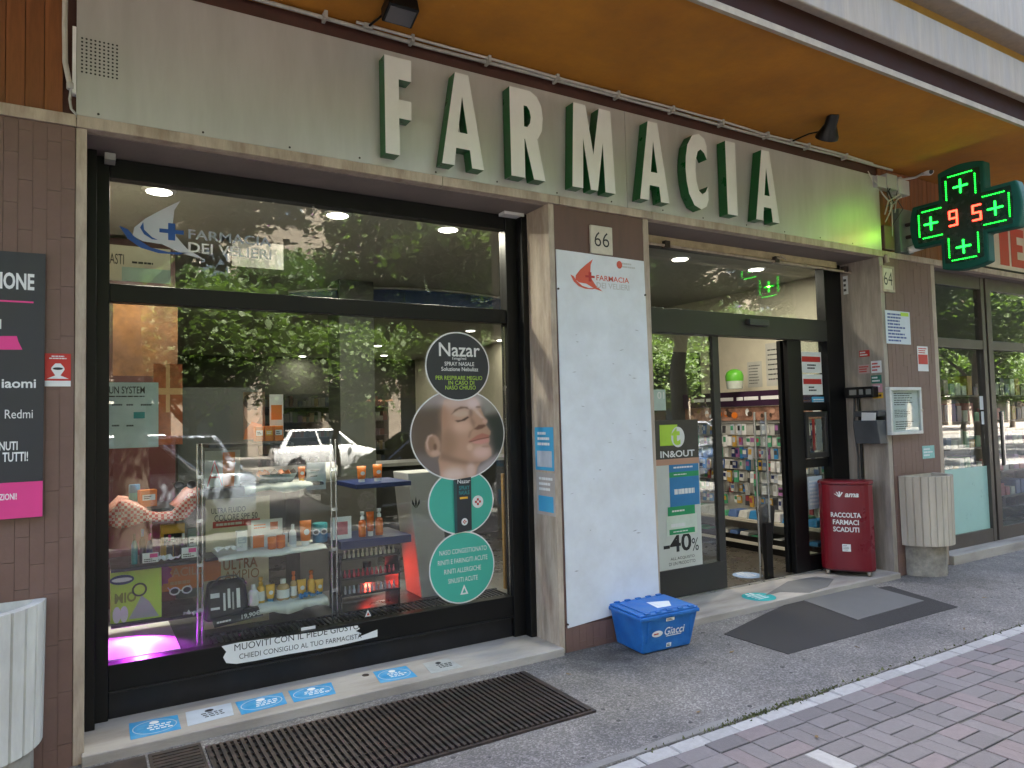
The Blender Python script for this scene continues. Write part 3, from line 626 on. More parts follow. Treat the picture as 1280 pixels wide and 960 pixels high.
for u, v in ((.275, 0), (-.275, 0), (0, .275), (0, -.275)):      # the beam of each group of LEDs
    gl_ = bpy.data.lights.new('led_beam', 'SPOT'); gl_.energy = .16; gl_.color = (.45, 1.0, .06); gl_.spot_size = rad(110); gl_.spot_blend = 1; gl_.shadow_soft_size = .008
    go = bpy.data.objects.new('led_beam', gl_); col.objects.link(go); go.location = (CX-.07, CY-u, CZ+v); go.rotation_euler = Vector((1, -.45, .35)).to_track_quat('Z', 'Y').to_euler(); adopt(go, C)
for z in (.06, -.06): MB().tube([(CX+.01, CY+.46, CZ+z), (CX+.01, .03, CZ+z)], .018).build('bracket', STEELD, C)

# ================================================================== NEIGHBOUR SIGN
o = T(bx('shop_board', M('board_white', (.62, .55, .47), .5, var=.08), 7.62, 11.0, -.03, .02, 3.075, 3.62, bevel=.004), 'cream shop board with red letters behind the green cross', 'sign')
bx('board_frame', BLACK, 7.60, 11.0, -.034, .0, 3.062, 3.074, o)
RDB = M('board_red', (.52, .06, .04), .5, var=.1)
for a, b in ((1246, 1257), (1279, 1290)):
    x0, x1 = PY(a, 315).x, PY(b, 315).x; bx('letter', RDB, x0, x1, -.034, -.029, 3.12, 3.56, o)
x0, x1 = PY(1260, 315).x, PY(1276, 315).x; wE = x1-x0
flat('letter', RDB, FF(-.029), [(x0, 3.12), (x1, 3.12), (x1, 3.21), (x0+wE*.45, 3.21), (x0+wE*.45, 3.3), (x1-.03, 3.3), (x1-.03, 3.38), (x0+wE*.45, 3.38), (x0+wE*.45, 3.47), (x1, 3.47), (x1, 3.56), (x0, 3.56)], 0, .005, o)

# ================================================================== PLATES, BOARDS AND STICKERS ON THE WALLS
def logo(fr, r, mats, w, p, words=True):
    """sail, hull and cross emblem with the two lines of the shop name."""
    sail, crs, hull, t1, t2 = mats; u0, v0, u1, v1 = r; W, H = u1-u0, v1-v0
    def q(x, y): return (u0+x*W, v1-y*H)
    flat('emblem_sail', sail, fr, [q(*p_) for p_ in ((.38, 0), (.34, .18), (.33, .42), (.35, .64), (.42, .84), (.53, 1.0), (.40, .94), (.26, .80), (.14, .78), (.08, .70), (.09, .56), (.16, .38), (.27, .18))], w, .0008, p)
    flat('emblem_stripe', hull, fr, [q(*p_) for p_ in ((.145, .45), (.15, .58), (.20, .70), (.235, .735), (.20, .735), (.15, .66), (.125, .55))], w+.001, .0006, p)
    flat('emblem_hull', hull, fr, [q(*p_) for p_ in ((0, .56), (.05, .60), (.10, .74), (.19, .88), (.30, .93), (.44, .91), (.36, .96), (.24, .965), (.13, .90), (.05, .76))], w, .0008, p)
    flat('emblem_cross', crs, fr, [q(*p_) for p_ in ((.30, .42), (.30, .53), (.245, .53), (.245, .60), (.30, .60), (.30, .72), (.345, .72), (.345, .60), (.40, .60), (.40, .53), (.345, .53), (.345, .42))], w+.001, .0008, p)
    if words:
        text('lettering', 'FARMACIA', t1, fr, (u0+.43*W, v1-.66*H, u1, v1-.49*H), w+.001, p, .012); text('lettering', 'DEI VELIERI', t2, fr, (u0+.43*W, v1-.90*H, u1, v1-.72*H), w+.001, p, .012)
# white panel on the middle pillar
A = [PY(708, 785), PY(822.5, 751), PY(803, 327), PY(693.5, 312)]
A = [(p.x+.002, p.z) for p in A]
PNL = M('scuffed_white_panel', (.68, .71, .76), .42, var=.07, scale=4, bump=.12, bscale=6, tint=(.58, .58, .6), tfac=.35, tscale=5)
o = T(flat('noticeboard', PNL, FF(-.006), A, 0, .008), 'tall scuffed white panel with red pharmacy logo on the pillar under number 66', 'panel')
LRED = M('logo_red', (.62, .1, .06), .5, var=.05); LGREY = M('logo_grey', (.5, .5, .5), .5)
logo(FF(-.0145), rect(713, 325, 786, 364, -.0145), (LRED, M('logo_red_dark', (.45, .03, .03), .5), LRED, LRED, LGREY), 0, o)
r = rect(770, 327, 795, 337, -.0145); flat('location_pin', LRED, FF(-.0145), ell((r[0]*5+r[2])/6, (r[1]+r[3])/2, .025, .028, 16), 0, .0008, o); bars('small_print', LGREY, FF(-.0145), sub(r, .3, .1, 1, .9), 2, 0, o, 3)
mb = MB(); q = random.Random(21)
for k in range(26):
    x, z = q.uniform(2.8, 3.48), q.uniform(.35, 2.2); L_ = q.uniform(.008, .05); h = q.uniform(.0015, .004); s = q.uniform(-.3, .3)
    mb.prism(FF(-.0142), [(x, z), (x+L_*.5, z+L_*s*.5-h), (x+L_, z+L_*s), (x+L_*.5, z+L_*s*.5+h)], 0, .0004)
mb.build('scuff_marks', M('scuff', (.36, .36, .38), .7), o)
for x, z in ((2.752, .185), (2.75, 2.42), (3.52, 2.43)): MB().tube([(x, -.012, z), (x, -.022, z)], .007, 8).build('screw', STEELD, o)
def plaque(label, r, s, t=.018, frame=False):
    o = T(slab('house_number_plaque', M('plaque_stone', (.56, .51, .43), .5, var=.12, scale=15), FF(-.008), r, t, bevel=.003), label, 'plaque')
    f2 = FF(-.008-t-.0002)
    if frame:
        for a in ((0, 0, 1, .09), (0, .91, 1, 1), (0, .09, .11, .91), (.89, .09, 1, .91)): slab('raised_border', TRAV, f2, sub(r, *a), .006, o)
    text('number', s, INK, f2, sub(r, .16, .22, .84, .74), .0005, o, -.006)
plaque('small marble plaque with number 66 above the white panel', rect(738, 283, 765, 318, -.02), '66')
plaque('framed marble plaque with number 64 on the right brown pillar', rect(1101.5, 333, 1116.5, 365, -.02), '64', .02, True)
# dark phone-shop poster at the left edge
o = T(flat('poster_board', CHAR, FF(-.02), [(-.75, 1.157), (-.158, 1.157), (-.153, 2.368), (-.75, 2.36)], 0, .012), 'charcoal and pink phone shop poster board on the brown wall', 'poster')
f2 = FF(-.0322)
flat('pink_band', PINK, f2, [(-.75, 1.157), (-.158, 1.157), (-.1575, 1.318), (-.75, 1.318)], 0, .0008, o)
text('lettering', 'IONE', PAPER, f2, rect(0, 341, 43, 362, -.033), .0002, o, .03)
slab('pink_rule', PINK, f2, (-.75, PY(20, 378, -.03).z, PY(42, 376, -.03).x, PY(20, 376, -.03).z), .0005, o)
flat('pink_tag', PINK, f2, [(p.x, p.z) for p in (PY(-40, 420, -.033), PY(21, 420, -.033), PY(23, 427, -.033), PY(28, 437, -.033), PY(-40, 437, -.033))], 0, .0006, o)
text('lettering', 'iaomi', PAPER, f2, rect(2, 474, 45, 485, -.033), .0002, o, .02)
text('lettering', 'Redmi', PAPER, f2, rect(6, 512, 41, 523, -.033), .0002, o, .0)
text('lettering', 'NUTI', PAPER, f2, rect(-1, 552, 22, 563, -.033), .0002, o, .02); text('lettering', 'TUTTI!', PAPER, f2, rect(3, 565, 35, 577, -.033), .0002, o, .02)
text('lettering', 'ZIONI!', PAPER, f2, rect(-1, 617, 21, 625, -.033), .001, o, .02)
bx('pale_mark', PAPER, *[v for v in (PY(-3, 405, -.033).x, PY(1.5, 405, -.033).x)], -.0328, -.0322, PY(0, 411, -.033).z, PY(0, 399, -.033).z, o)
# red warning sticker
r = rect(56, 442, 88.5, 483, -.012)
o = T(slab('warning_sticker', RED, FF(-.0118), r, .0012), 'red and white warning sticker with a capped figure beside the charcoal poster', 'sticker')
f2 = FF(-.0132); slab('white_strip', PAPER, f2, sub(r, 0, .83, 1, 1), .0005, o)
u = (r[0]+r[2])/2; vv = r[1]+(r[3]-r[1])*.5; s = (r[2]-r[0])
flat('figure', PAPER, f2, [(u-s*.42, vv-s*.40), (u-.1*s, vv-s*.25), (u-s*.26, vv+s*.02), (u-s*.24, vv+s*.12), (u-s*.1, vv+s*.3), (u+s*.1, vv+s*.3), (u+s*.24, vv+s*.12), (u+s*.26, vv+s*.02), (u+.1*s, vv-s*.25), (u+s*.42, vv-s*.40)], 0, .0005, o)
flat('figure_band', INK, f2, ell(u, vv+s*.06, s*.2, s*.06, 16), .0006, .0005, o); bars('small_print', PAPER, f2, sub(r, .1, .05, .9, .18), 2, 0, o, 1, left=False)
# items on the right pillar front
r = rect(1107, 389, 1137.5, 430, -.013); o = T(slab('notice_sheet', M('notice_paper', (.62, .68, .78), .5, var=.05), FF(-.0125), r, .003), 'pale notice sheet with blue lines under the number 64 plaque', 'notice'); bars('print_lines', M('ink_blue', (.05, .08, .3), .6), FF(-.0158), sub(r, .08, .06, .92, .95), 9, 0, o, 8); slab('green_stamp', LIME, FF(-.0158), sub(r, .62, .03, .95, .14), .0005, o)
r = rect(1147, 433, 1160, 464, -.013); o = T(slab('parking_sticker', PAPER, FF(-.0125), r, .002), 'narrow white and red sticker high on the right brown pillar', 'sticker'); slab('red_block', RED, FF(-.0146), sub(r, .05, .33, .95, .72), .0005, o); bars('print_lines', RED, FF(-.0146), sub(r, .1, .05, .9, .3), 3, 0, o, 2)
r = rect(1153, 557, 1168, 573, -.013); o = T(slab('teal_sticker', M('teal_sticker', (.25, .5, .48), .5, var=.2, scale=30), FF(-.0125), r, .002), 'small torn teal sticker above the right concrete planter', 'sticker'); bars('print_lines', PAPER, FF(-.0146), sub(r, .1, .15, .9, .85), 3, 0, o, 3)
# glazed notice case
u0, v0, u1, v1 = rect(1113, 484, 1152.5, 543, -.05)
t = thing('notice_case', 'white metal notice case with glass door on the right brown pillar', 'notice case', ((u0+u1)/2, -.03, v0))
bx('back', PAPER, u0+.012, u1-.012, -.03, -.009, v0+.012, v1-.012, t)
for a in ((u0, u1, v0, v0+.03), (u0, u1, v1-.03, v1), (u0, u0+.03, v0+.03, v1-.03), (u1-.03, u1, v0+.03, v1-.03)): bx('frame', M('case_white', (.6, .6, .58), .4), a[0], a[1], -.055, -.008, a[2], a[3], t, .004)
bx('door_pane', GLASSC, u0+.03, u1-.03, -.048, -.044, v0+.03, v1-.03, t)
for k, rr in enumerate(((.14, .08, .84, .42), (.14, .45, .8, .66), (.16, .69, .82, .92))):
    r = sub((u0, v0, u1, v1), *rr); p = slab('sheet', PAPER, FF(-.031), r, .001, t); bars('print_lines', INK, FF(-.0322), sub(r, .06, .08, .94, .92), 6-k, 0, p, k, .35)
bx('lock', CHROME, u1-.02, u1-.008, -.062, -.055, (v0+v1)/2-.01, (v0+v1)/2+.01, t)
# mailbox, intercom, stickers on the jamb beside the entrance
t = thing('letter_box', 'dark grey letter box with papers in it on the stone jamb beside the entrance', 'letter box', (6.40, .1, 1.23))
MB().hexa([(6.34, -.0, 1.235), (6.448, -.0, 1.235), (6.448, .24, 1.235), (6.34, .24, 1.235)], [(6.30, -.0, 1.455), (6.448, -.0, 1.455), (6.448, .24, 1.455), (6.30, .24, 1.455)]).build('body', M('letterbox_grey', (.075, .08, .09), .4, var=.2), t, .006)
bx('lid', DKGREY, 6.32, 6.448, -.004, .244, 1.49, 1.545, t, .006); bx('back_plate', DKGREY, 6.435, 6.449, .0, .24, 1.45, 1.5, t)
for k in range(3): MB().hexa([(6.31+.03*k, .02+.03*k, 1.44), (6.315+.03*k, .02+.03*k, 1.44), (6.315+.03*k, .16, 1.44), (6.31+.03*k, .16, 1.44)], [(6.29+.02*k, .0+.02*k, 1.525-.01*k), (6.295+.02*k, .0+.02*k, 1.525-.01*k), (6.295+.02*k, .14, 1.53-.01*k), (6.29+.02*k, .14, 1.53-.01*k)]).build('leaflet', PAPER, t)
t = thing('alarm_device', 'black card reader with small windows above the grey letter box', 'card reader', (6.40, .2, 1.67))
bx('body', BLACK, 6.36, 6.449, .06, .36, 1.672, 1.775, t, .008)
for y0, y1 in ((.08, .13), (.16, .2), (.23, .3)): bx('display', M('device_display', (.2, .2, .19), .2), 6.355, 6.361, y0, y1, 1.70, 1.75, t)
MB().tube([(6.43, .3, 1.68), (6.42, .31, 1.4), (6.43, .29, 1.1), (6.425, .3, .7), (6.43, .29, .3)], .009, 6).build('cable', DKGREY, t)
MB().tube([(6.43, .26, 1.68), (6.41, .24, 1.4), (6.43, .25, 1.1), (6.43, .26, .12)], .014, 6).build('cable', BLACK, t)
JX = FR(6.4498)
def jst(label, x0, y0, x1, y1, m, line_m, n, seed):
    r = prect(x0, y0, x1, y1, 6.449); o = T(slab('jamb_sticker', m, JX, r, .0012), label, 'sticker'); bars('print_lines', line_m, JX, sub(r, .08, .1, .92, .9), n, .0014, o, seed)
jst('red alarm sticker on the stone jamb, topmost of its cluster', 1074, 438, 1087, 446, RED, PAPER, 2, 1); jst('faded pink sticker below the red alarm sticker on the jamb', 1073, 456, 1087, 467, M('faded_pink', (.5, .35, .33), .6), RED, 3, 2)
jst('white sticker with red bar beside the faded pink one on the jamb', 1089, 451, 1102, 466, PAPER, RED, 3, 3); jst('dark green sticker on the jamb below the white and red one', 1089, 469, 1102, 479, M('dk_green_st', (.02, .17, .12), .5), PAPER, 2, 4); jst('pink sticker between green and yellow stickers on the jamb', 1091, 480, 1103, 490, M('pale_pink', (.6, .3, .36), .6), PAPER, 2, 5); jst('yellow sticker lowest of the cluster above the letter box', 1091, 491, 1104, 498, YELLOW, INK, 1, 6)
jst('old torn white plate high on the stone jamb by the door top', 1054, 345, 1060, 368, PAPER, INK, 3, 7)
# blue stickers on the middle jamb
def jst2(label, x0, y0, x1, y1, top, low, seed):
    r = prect(x0, y0, x1, y1, 2.689); o = T(slab('jamb_sticker', top, FR(2.6898), r, .0012), label, 'sticker'); slab('lower_print', low, FR(2.6898), sub(r, .1, .55, .9, .92), .0006, o, .0013); bars('print_lines', PAPER, FR(2.6898), sub(r, .15, .08, .9, .45), 3, .0014, o, seed)
jst2('bright blue rectangular sticker on the stone jamb beside the display window', 669, 534, 692, 588, M('bright_blue_st', (.06, .36, .62), .5, var=.1), SLIGHT, 1); jst2('grey and blue sticker lower on the same stone jamb', 671, 591, 694, 644, M('grey_st', (.42, .38, .36), .5, var=.15), M('bright_blue_st', (.06, .36, .62)), 2)

# ================================================================== STICKERS ON SILL, THRESHOLD, FLOOR
SS = [((161, 904.5), (222, 893.6), (226.5, 911), (163, 925)), ((231.7, 890.6), (288.7, 878.6), (292.5, 893.6), (234.7, 908)), ((294, 878), (352.5, 865.5), (359, 879.4), (302, 893.6)), ((360, 864), (414, 853), (420, 867), (367.5, 878)), ((466, 840), (507.5, 832.5), (522, 845.6), (475.6, 854)), ((528, 829.5), (560, 823), (579, 834), (539, 842))]
SLB = ['blue rectangular sticker on the sill, at its end by the left jamb', 'white rectangular sticker on the sill between two blue ones', 'blue rectangular sticker on the sill next to the white sheet sticker', 'blue rectangular sticker on the sill, last of the four together', 'blue sticker on the sill beside the small dark hole', 'pale worn sticker on the sill towards the pillar end']
for k, c in enumerate(SS):
    P = [PZ(x, y, .0505) for x, y in c]; pale = k in (1, 5)
    m = SLIGHT if k == 1 else (M('worn_pale_sticker', (.4, .41, .4), .6, var=.2, scale=20) if k == 5 else SBLUE)
    o = T(flat('sill_sticker', m, FG(.0503), [(p.x, p.y) for p in P], 0, .0012), SLB[k], 'sticker', 'stickers along the window sill')
    def bi(a, b): return P[0].lerp(P[1], a).lerp(P[3].lerp(P[2], a), b)
    mb = MB(); qq = random.Random(k)
    for i in range(3):
        a0 = .3+.1*qq.random()
        for jj in range(4):
            a1 = a0+qq.uniform(.06, .12); b0 = .38+.13*i; mb.prism(FG(.0516), [(v.x, v.y) for v in (bi(a0, b0), bi(a1, b0), bi(a1, b0+.06), bi(a0, b0+.06))], 0, .0004); a0 = a1+.03
    mb.build('print_lines', INK if pale else PAPER, o)
    fig = [bi(.5+.1*math.cos(a), .24+.1*math.sin(a)) for a in [i*math.pi/5 for i in range(10)]]; flat('pictogram', INK if pale else PAPER, FG(.0516), [(v.x, v.y) for v in fig], 0, .0004, o)
    if not pale:
        for rr in (.42,):
            e0 = [bi(.5+.45*math.cos(a), .5+.42*math.sin(a)) for a in [i*math.pi/18 for i in range(36)]]; e1 = [bi(.5+.43*math.cos(a), .5+.39*math.sin(a)) for a in [i*math.pi/18 for i in range(36)]]
            mb = MB(); mb.add([(v.x, v.y, .0519) for v in e0]+[(v.x, v.y, .0519) for v in e1], [(i, (i+1) % 36, 36+(i+1) % 36, 36+i) for i in range(36)]); mb.build('ring_line', SLIGHT, o)
p = PZ(457, 844, .05); T(MB().lathe([(.022, 0), (.02, .003)], (p.x, p.y, .0495), 14).build('hole_disc', STEELD), 'small round dark disc standing for a hole in the stone window sill', 'sill_hole')  # the hole's darkness put in as a dark disc
def floor_round(label, c, r, z, m):
    o = T(flat('floor_sticker', m, FG(z), ell(c[0], c[1], r, r, 36), 0, .0012), label, 'sticker'); bars('print_lines', PAPER, FG(z), (c[0]-r*.6, c[1]-r*.5, c[0]+r*.6, c[1]+r*.5), 4, .0014, o, 2, .35, False)
    mb = MB()
    for k in (0, 1): mb.prism(FG(z), ell(c[0]+(k-.5)*r*.35, c[1]+r*.68, r*.1, r*.2, 12), .0014, .0018)
    mb.build('footprints', PAPER, o)
floor_round('round turquoise distance sticker on the pale door threshold', (4.74, .105), .135, .0503, M('turquoise_st', (.02, .36, .37), .55, var=.15, scale=20))
floor_round('round pale blue sticker on the shop floor just inside the entrance', (5.31, .715), .135, .0458, M('pale_round', (.25, .36, .55), .5))

# ================================================================== PLANTERS
def planter(label, cx, cy, r, z0, z1, m, mb_, base_r, rough, soil):
    t = thing('planter', label, 'planter', (cx, cy, 0)); n_ = 15; q = random.Random(int(cx*10))
    def outline(R, groove=True):
        pts = []
        for i in range(n_):
            a0 = math.pi*(1+i/n_); a1 = math.pi*(1+(i+1)/n_); d = .10*(a1-a0)
            for a, s in ((a0+.2*d, .965), (a0+d, 1), (a1-d, 1), (a1-.2*d, .965)): pts.append((cx+R*(s if groove else 1)*math.cos(a), cy+R*(s if groove else 1)*math.sin(a)))
        return pts
    a, b, c, d = outline(r*.97), outline(r), outline(r*.86, False), outline(r*.82, False); k = len(a); mbx = MB()
    vs = [(x, y, z0) for x, y in a]+[(x, y, z1) for x, y in b]+[(x, y, z1) for x, y in c]+[(x, y, z1-.1) for x, y in d]
    fs = [(j*k+i, j*k+i+1, (j+1)*k+i+1, (j+1)*k+i) for j in range(3) for i in range(k-1)]
    fs += [(k-1, 0, k, 2*k-1), tuple(range(k))[::-1]]
    mbx.add(vs, fs); mbx.build('fluted_bowl', m, t, .003)
    flat('soil', M('dry_soil', (.09, .075, .06), .95, var=.3, scale=20, bump=.5), FG(z1-.1), d, 0, .01, t)
    e_ = [(cx+base_r*math.cos(math.pi*(1+i/12))*(1+q.uniform(-rough, rough)), cy+base_r*math.sin(math.pi*(1+i/12))*(1+q.uniform(-rough, rough))) for i in range(13)]
    MB().prism(FG(0), e_, -.02, z0-.002).build('foot', mb_, t, .01)
    return t
planter('white painted fluted half-round planter against the brown wall', -.475, -.012, .335, .165, .785, M('planter_white', (.62, .62, .60), .6, var=.12, scale=5, bump=.1, tint=(.42, .4, .37), tfac=.4, tscale=3, stretch=(2, 2, .6)), M('planter_foot', (.36, .34, .31), .8, var=.2), .29, .01, 0)
planter('bare concrete fluted half-round planter on a broken plinth', 6.87, -.012, .305, .285, .925, M('planter_bare', (.52, .46, .38), .8, var=.25, scale=6, bump=.3, bscale=60, stretch=(3, 3, .4), tint=(.25, .21, .17), tfac=.6, tscale=3), M('broken_concrete', (.3, .27, .23), .95, var=.4, scale=9, bump=.8, bscale=22, tint=(.12, .11, .1), tfac=.6, tscale=4), .235, .09, 0)

# ================================================================== BLUE CRATE
BLU = M('crate_blue', (.012, .13, .46), .45, var=.16, scale=14, tint=(.04, .18, .46), tfac=.6, tscale=7, bump=.05, bscale=60, rvar=.15)
K = thing('plastic_crate', 'blue plastic lidded crate with white lettering beside the white panel', 'crate', (3.33, -.2, 0))
bm_ = [(3.115, -.335, .004), (3.515, -.355, .004), (3.545, -.05, .004), (3.145, -.03, .004)]; tp = [(3.075, -.375, .235), (3.555, -.395, .235), (3.59, -.03, .235), (3.11, -.012, .235)]
MB().hexa(bm_, tp).build('tub', BLU, K, .012)
fU = (Vector(tp[1])-Vector(tp[0])).normalized(); fV = (Vector(tp[0])-Vector(bm_[0])); fV = (fV-fU*fV.dot(fU)).normalized(); fN = fU.cross(fV); fcr = (Vector(bm_[0]), fU, fV, fN)
rm = MB(); ex = [Vector(p) for p in tp]; cc = sum(ex, Vector())/4
out = [(cc+(p-cc)*1.045) for p in ex]
rm.hexa([(p.x, p.y, .228) for p in out], [(p.x, p.y, .252) for p in out]); rm.build('rim', BLU, K, .005)
li = [(cc+(p-cc)*1.01) for p in ex]; ld_ = MB().hexa([(p.x, p.y, .2525) for p in li], [(p.x, p.y, .266) for p in li]).build('lid', BLU, K, .006)
l2 = [(cc+(p-cc)*.8) for p in ex]; MB().hexa([(p.x, p.y, .2665) for p in l2], [(p.x, p.y, .271) for p in l2]).build('lid_panel', BLU, ld_, .003)
m0, m1 = (li[0]+li[1])/2, (li[3]+li[2])/2
MB().tube([(m0.x, m0.y, .268), (m1.x, m1.y, .268)], .005, 6).build('lid_hinge', BLU, ld_)
for s in (.12, .32, .52, .72, .92):
    for e0, e1 in ((li[0], li[1]), (li[3], li[2])):
        p = e0.lerp(e1, s-.02); p2 = p.lerp(cc, .05); bx('lid_rib', BLU, p2.x-.02, p2.x+.02, p2.y-.01, p2.y+.01, .2665, .275, ld_)
a = PZ(810, 752, .272); flat('paper_slip', PAPER, FG(.2715), [(p.x, p.y) for p in (PZ(808, 753, .2715), PZ(822, 760, .2715), PZ(839, 757, .2715), PZ(836, 751, .2715))], 0, .001, ld_)
W_, H_ = .42, .235
for u0 in (.02, .38):
    for v0 in (.07,): MB().prism(fcr, [(u0, v0), (u0+.02, v0), (u0+.025, H_-.02), (u0-.005+.005, H_-.02)], .0, .004).build('rib', BLU, K)
flat('oval_mark', PAPER, fcr, ell(.105, .125, .045, .021, 24), .0015, .0008, K); bars('oval_print', M('ink_red', (.45, .04, .04), .5), fcr, (.075, .115, .135, .135), 1, .0026, K, 3, .5)
text('lettering', 'Giacci', PAPER, fcr, (.165, .105, .335, .158), .0025, K, .01, .15); slab('underline', PAPER, fcr, (.18, .095, .31, .1), .0006, K, .0018)
for u, v, w_, h_ in ((.17, .2, .07, .022), (.19, .02, .04, .028)): r = (u, v, u+w_, v+h_); slab('tag', PAPER, fcr, r, .0008, K, .0018); bars('tag_print', INK, fcr, sub(r, .1, .15, .9, .85), 2, .0028, K, 4)

# ================================================================== RED MEDICINE BIN
th = rad(-58); ux, nx_ = Vector((math.cos(th), math.sin(th), 0)), Vector((math.sin(th), -math.cos(th), 0))
bc = Vector((6.085, .205, 0)); Bn = thing('medicine_bin', 'dark red rounded bin on casters for expired medicines beside the entrance', 'bin', bc)
fb = (bc, ux, nx_, Z_)                                    # u across, v towards the front
def outl(s): return [(.225*s*x, .15*s*y) for x, y in [(-1, -.6), (-.85, -.95), (.85, -.95), (1, -.6), (1, .35)]+[(math.cos(a)*1.0 if False else 1-2*i/14, .35+.65*math.sqrt(max(0, 1-(1-2*i/14)**2))**.8) for i, a in enumerate([0]*15)][1:-1]+[(-1, .35)]]
DKR = M('bin_red', (.155, .004, .012), .32, var=.08, scale=4)
MB().prism(fb, outl(1), .105, .875).build('body', DKR, Bn, .006)
MB().prism(fb, outl(1.035), .876, .905).build('lid', DKR, Bn, .008); MB().prism(fb, outl(.985), .095, .1045).build('base_band', M('bin_dark', (.05, .004, .008), .5), Bn)
slab('lid_slot', INK, fb, (-.1, -.06, .1, -.02), .002, Bn, .9052)
for s in (-1, 1):
    for y in (-.1, .09):
        c = bc+ux*(s*.17)+nx_*y; o = MB().tube([c+ux*.012+Vector((0, 0, .079)), c-ux*.012+Vector((0, 0, .079))], .027, 14).build('caster', M('caster_rubber', (.25, .22, .19), .6), Bn); bx('fork', CHROME, c.x-.012, c.x+.012, c.y-.012, c.y+.012, .078, .1, o)
ff = (bc+nx_*.0, ux, Z_, nx_)
def bend(o):
    if o is None: return
    for v in o.data.vertices:
        u = (v.co-bc).dot(ux); w_ = (v.co-bc).dot(nx_); x = u/.225
        v.co += nx_*(.15*(.35+.65*max(0.0, math.sqrt(max(0, 1-x*x)))**.8)+.0035)
for s_, r in (('RACCOLTA', (-.125, .58, .125, .625)), ('FARMACI', (-.11, .515, .105, .56)), ('SCADUTI', (-.11, .45, .105, .495))): bend(text('lettering', s_, WHITE, ff, r, 0, Bn, .025))
bend(text('lettering', 'ama', WHITE, ff, (.0, .765, .115, .8), 0, Bn, .03, .25))
for k in range(4): a = rad(60+k*28); bend(flat('emblem_ray', WHITE, ff, [(-.05, .765), (-.042, .765), (-.046+.05*math.cos(a)+.006, .765+.048*math.sin(a)), (-.046+.05*math.cos(a)-.006, .765+.052*math.sin(a))], 0, .0006, Bn))
r = (-.04, .275, .03, .34); bend(slab('white_label', PAPER, ff, r, .0005, Bn)); bend(bars('label_print', INK, ff, sub(r, .1, .1, .9, .9), 4, .0008, Bn, 1, .3))

# ================================================================== STICKERS ON THE DISPLAY GLASS
GY = .3855; GF = FF(GY)
LBL = M('logo_pale', (.6, .63, .72), .5, var=.05); LBLU = M('logo_blue', (.02, .09, .36), .5, var=.05); LNV = M('logo_outline', (.28, .32, .4), .5)
o = thing('window_logo', 'pharmacy sail logo with FARMACIA DEI VELIERI lettering on the transom glass', 'window decal', (.4, GY, 2.5))
r = rect(150, 250, 339, 323, GY); z1 = PY(218, 250, GY).z; z0 = PY(245, 323, GY).z
logo(GF, (PY(149, 300, GY).x, z0, PY(339, 300, GY).x, z1), (LBL, LBLU, LBLU, M('logo_line', (.36, .4, .48), .5), PAPER), 0, o)
# round nasal spray decal: four overlapping discs
nz_ = thing('spray_decal', 'tall decal of four joined discs advertising nasal spray with a woman in profile', 'window decal', (2.2, GY, .4))
def disc(px, py, rx, ry, m, w, edge=True, p=nz_):
    c = PY(px, py, GY); R_ = (PY(px+rx, py, GY).x-PY(px-rx, py, GY).x)/2; Q_ = (PY(px, py-ry, GY).z-PY(px, py+ry, GY).z)/2
    if edge: flat('disc_edge', PAPER, GF, ell(c.x, c.z, R_, Q_, 56), w, .0006, p)
    return flat('disc', m, GF, ell(c.x, c.z, R_-.009, Q_-.009, 56), w+.0008, .0006, p), c, R_
disc(577, 627, 41, 41, AQUA, 0); disc(578, 709, 41, 45, AQUA, .0016); FB = M('photo_backdrop', (.16, .14, .13), .5, var=.25, scale=2.5); disc(573.5, 543, 59, 57, FB, .0032)
def pp(pts, ox=400, oy=300, s=3.2): return [(PY(ox+x/s, oy+y/s, GY).x, PY(ox+x/s, oy+y/s, GY).z) for x, y in pts]
wq = .0048
SK2 = M('skin_shade_print', (.5, .28, .2), .6, var=.05)
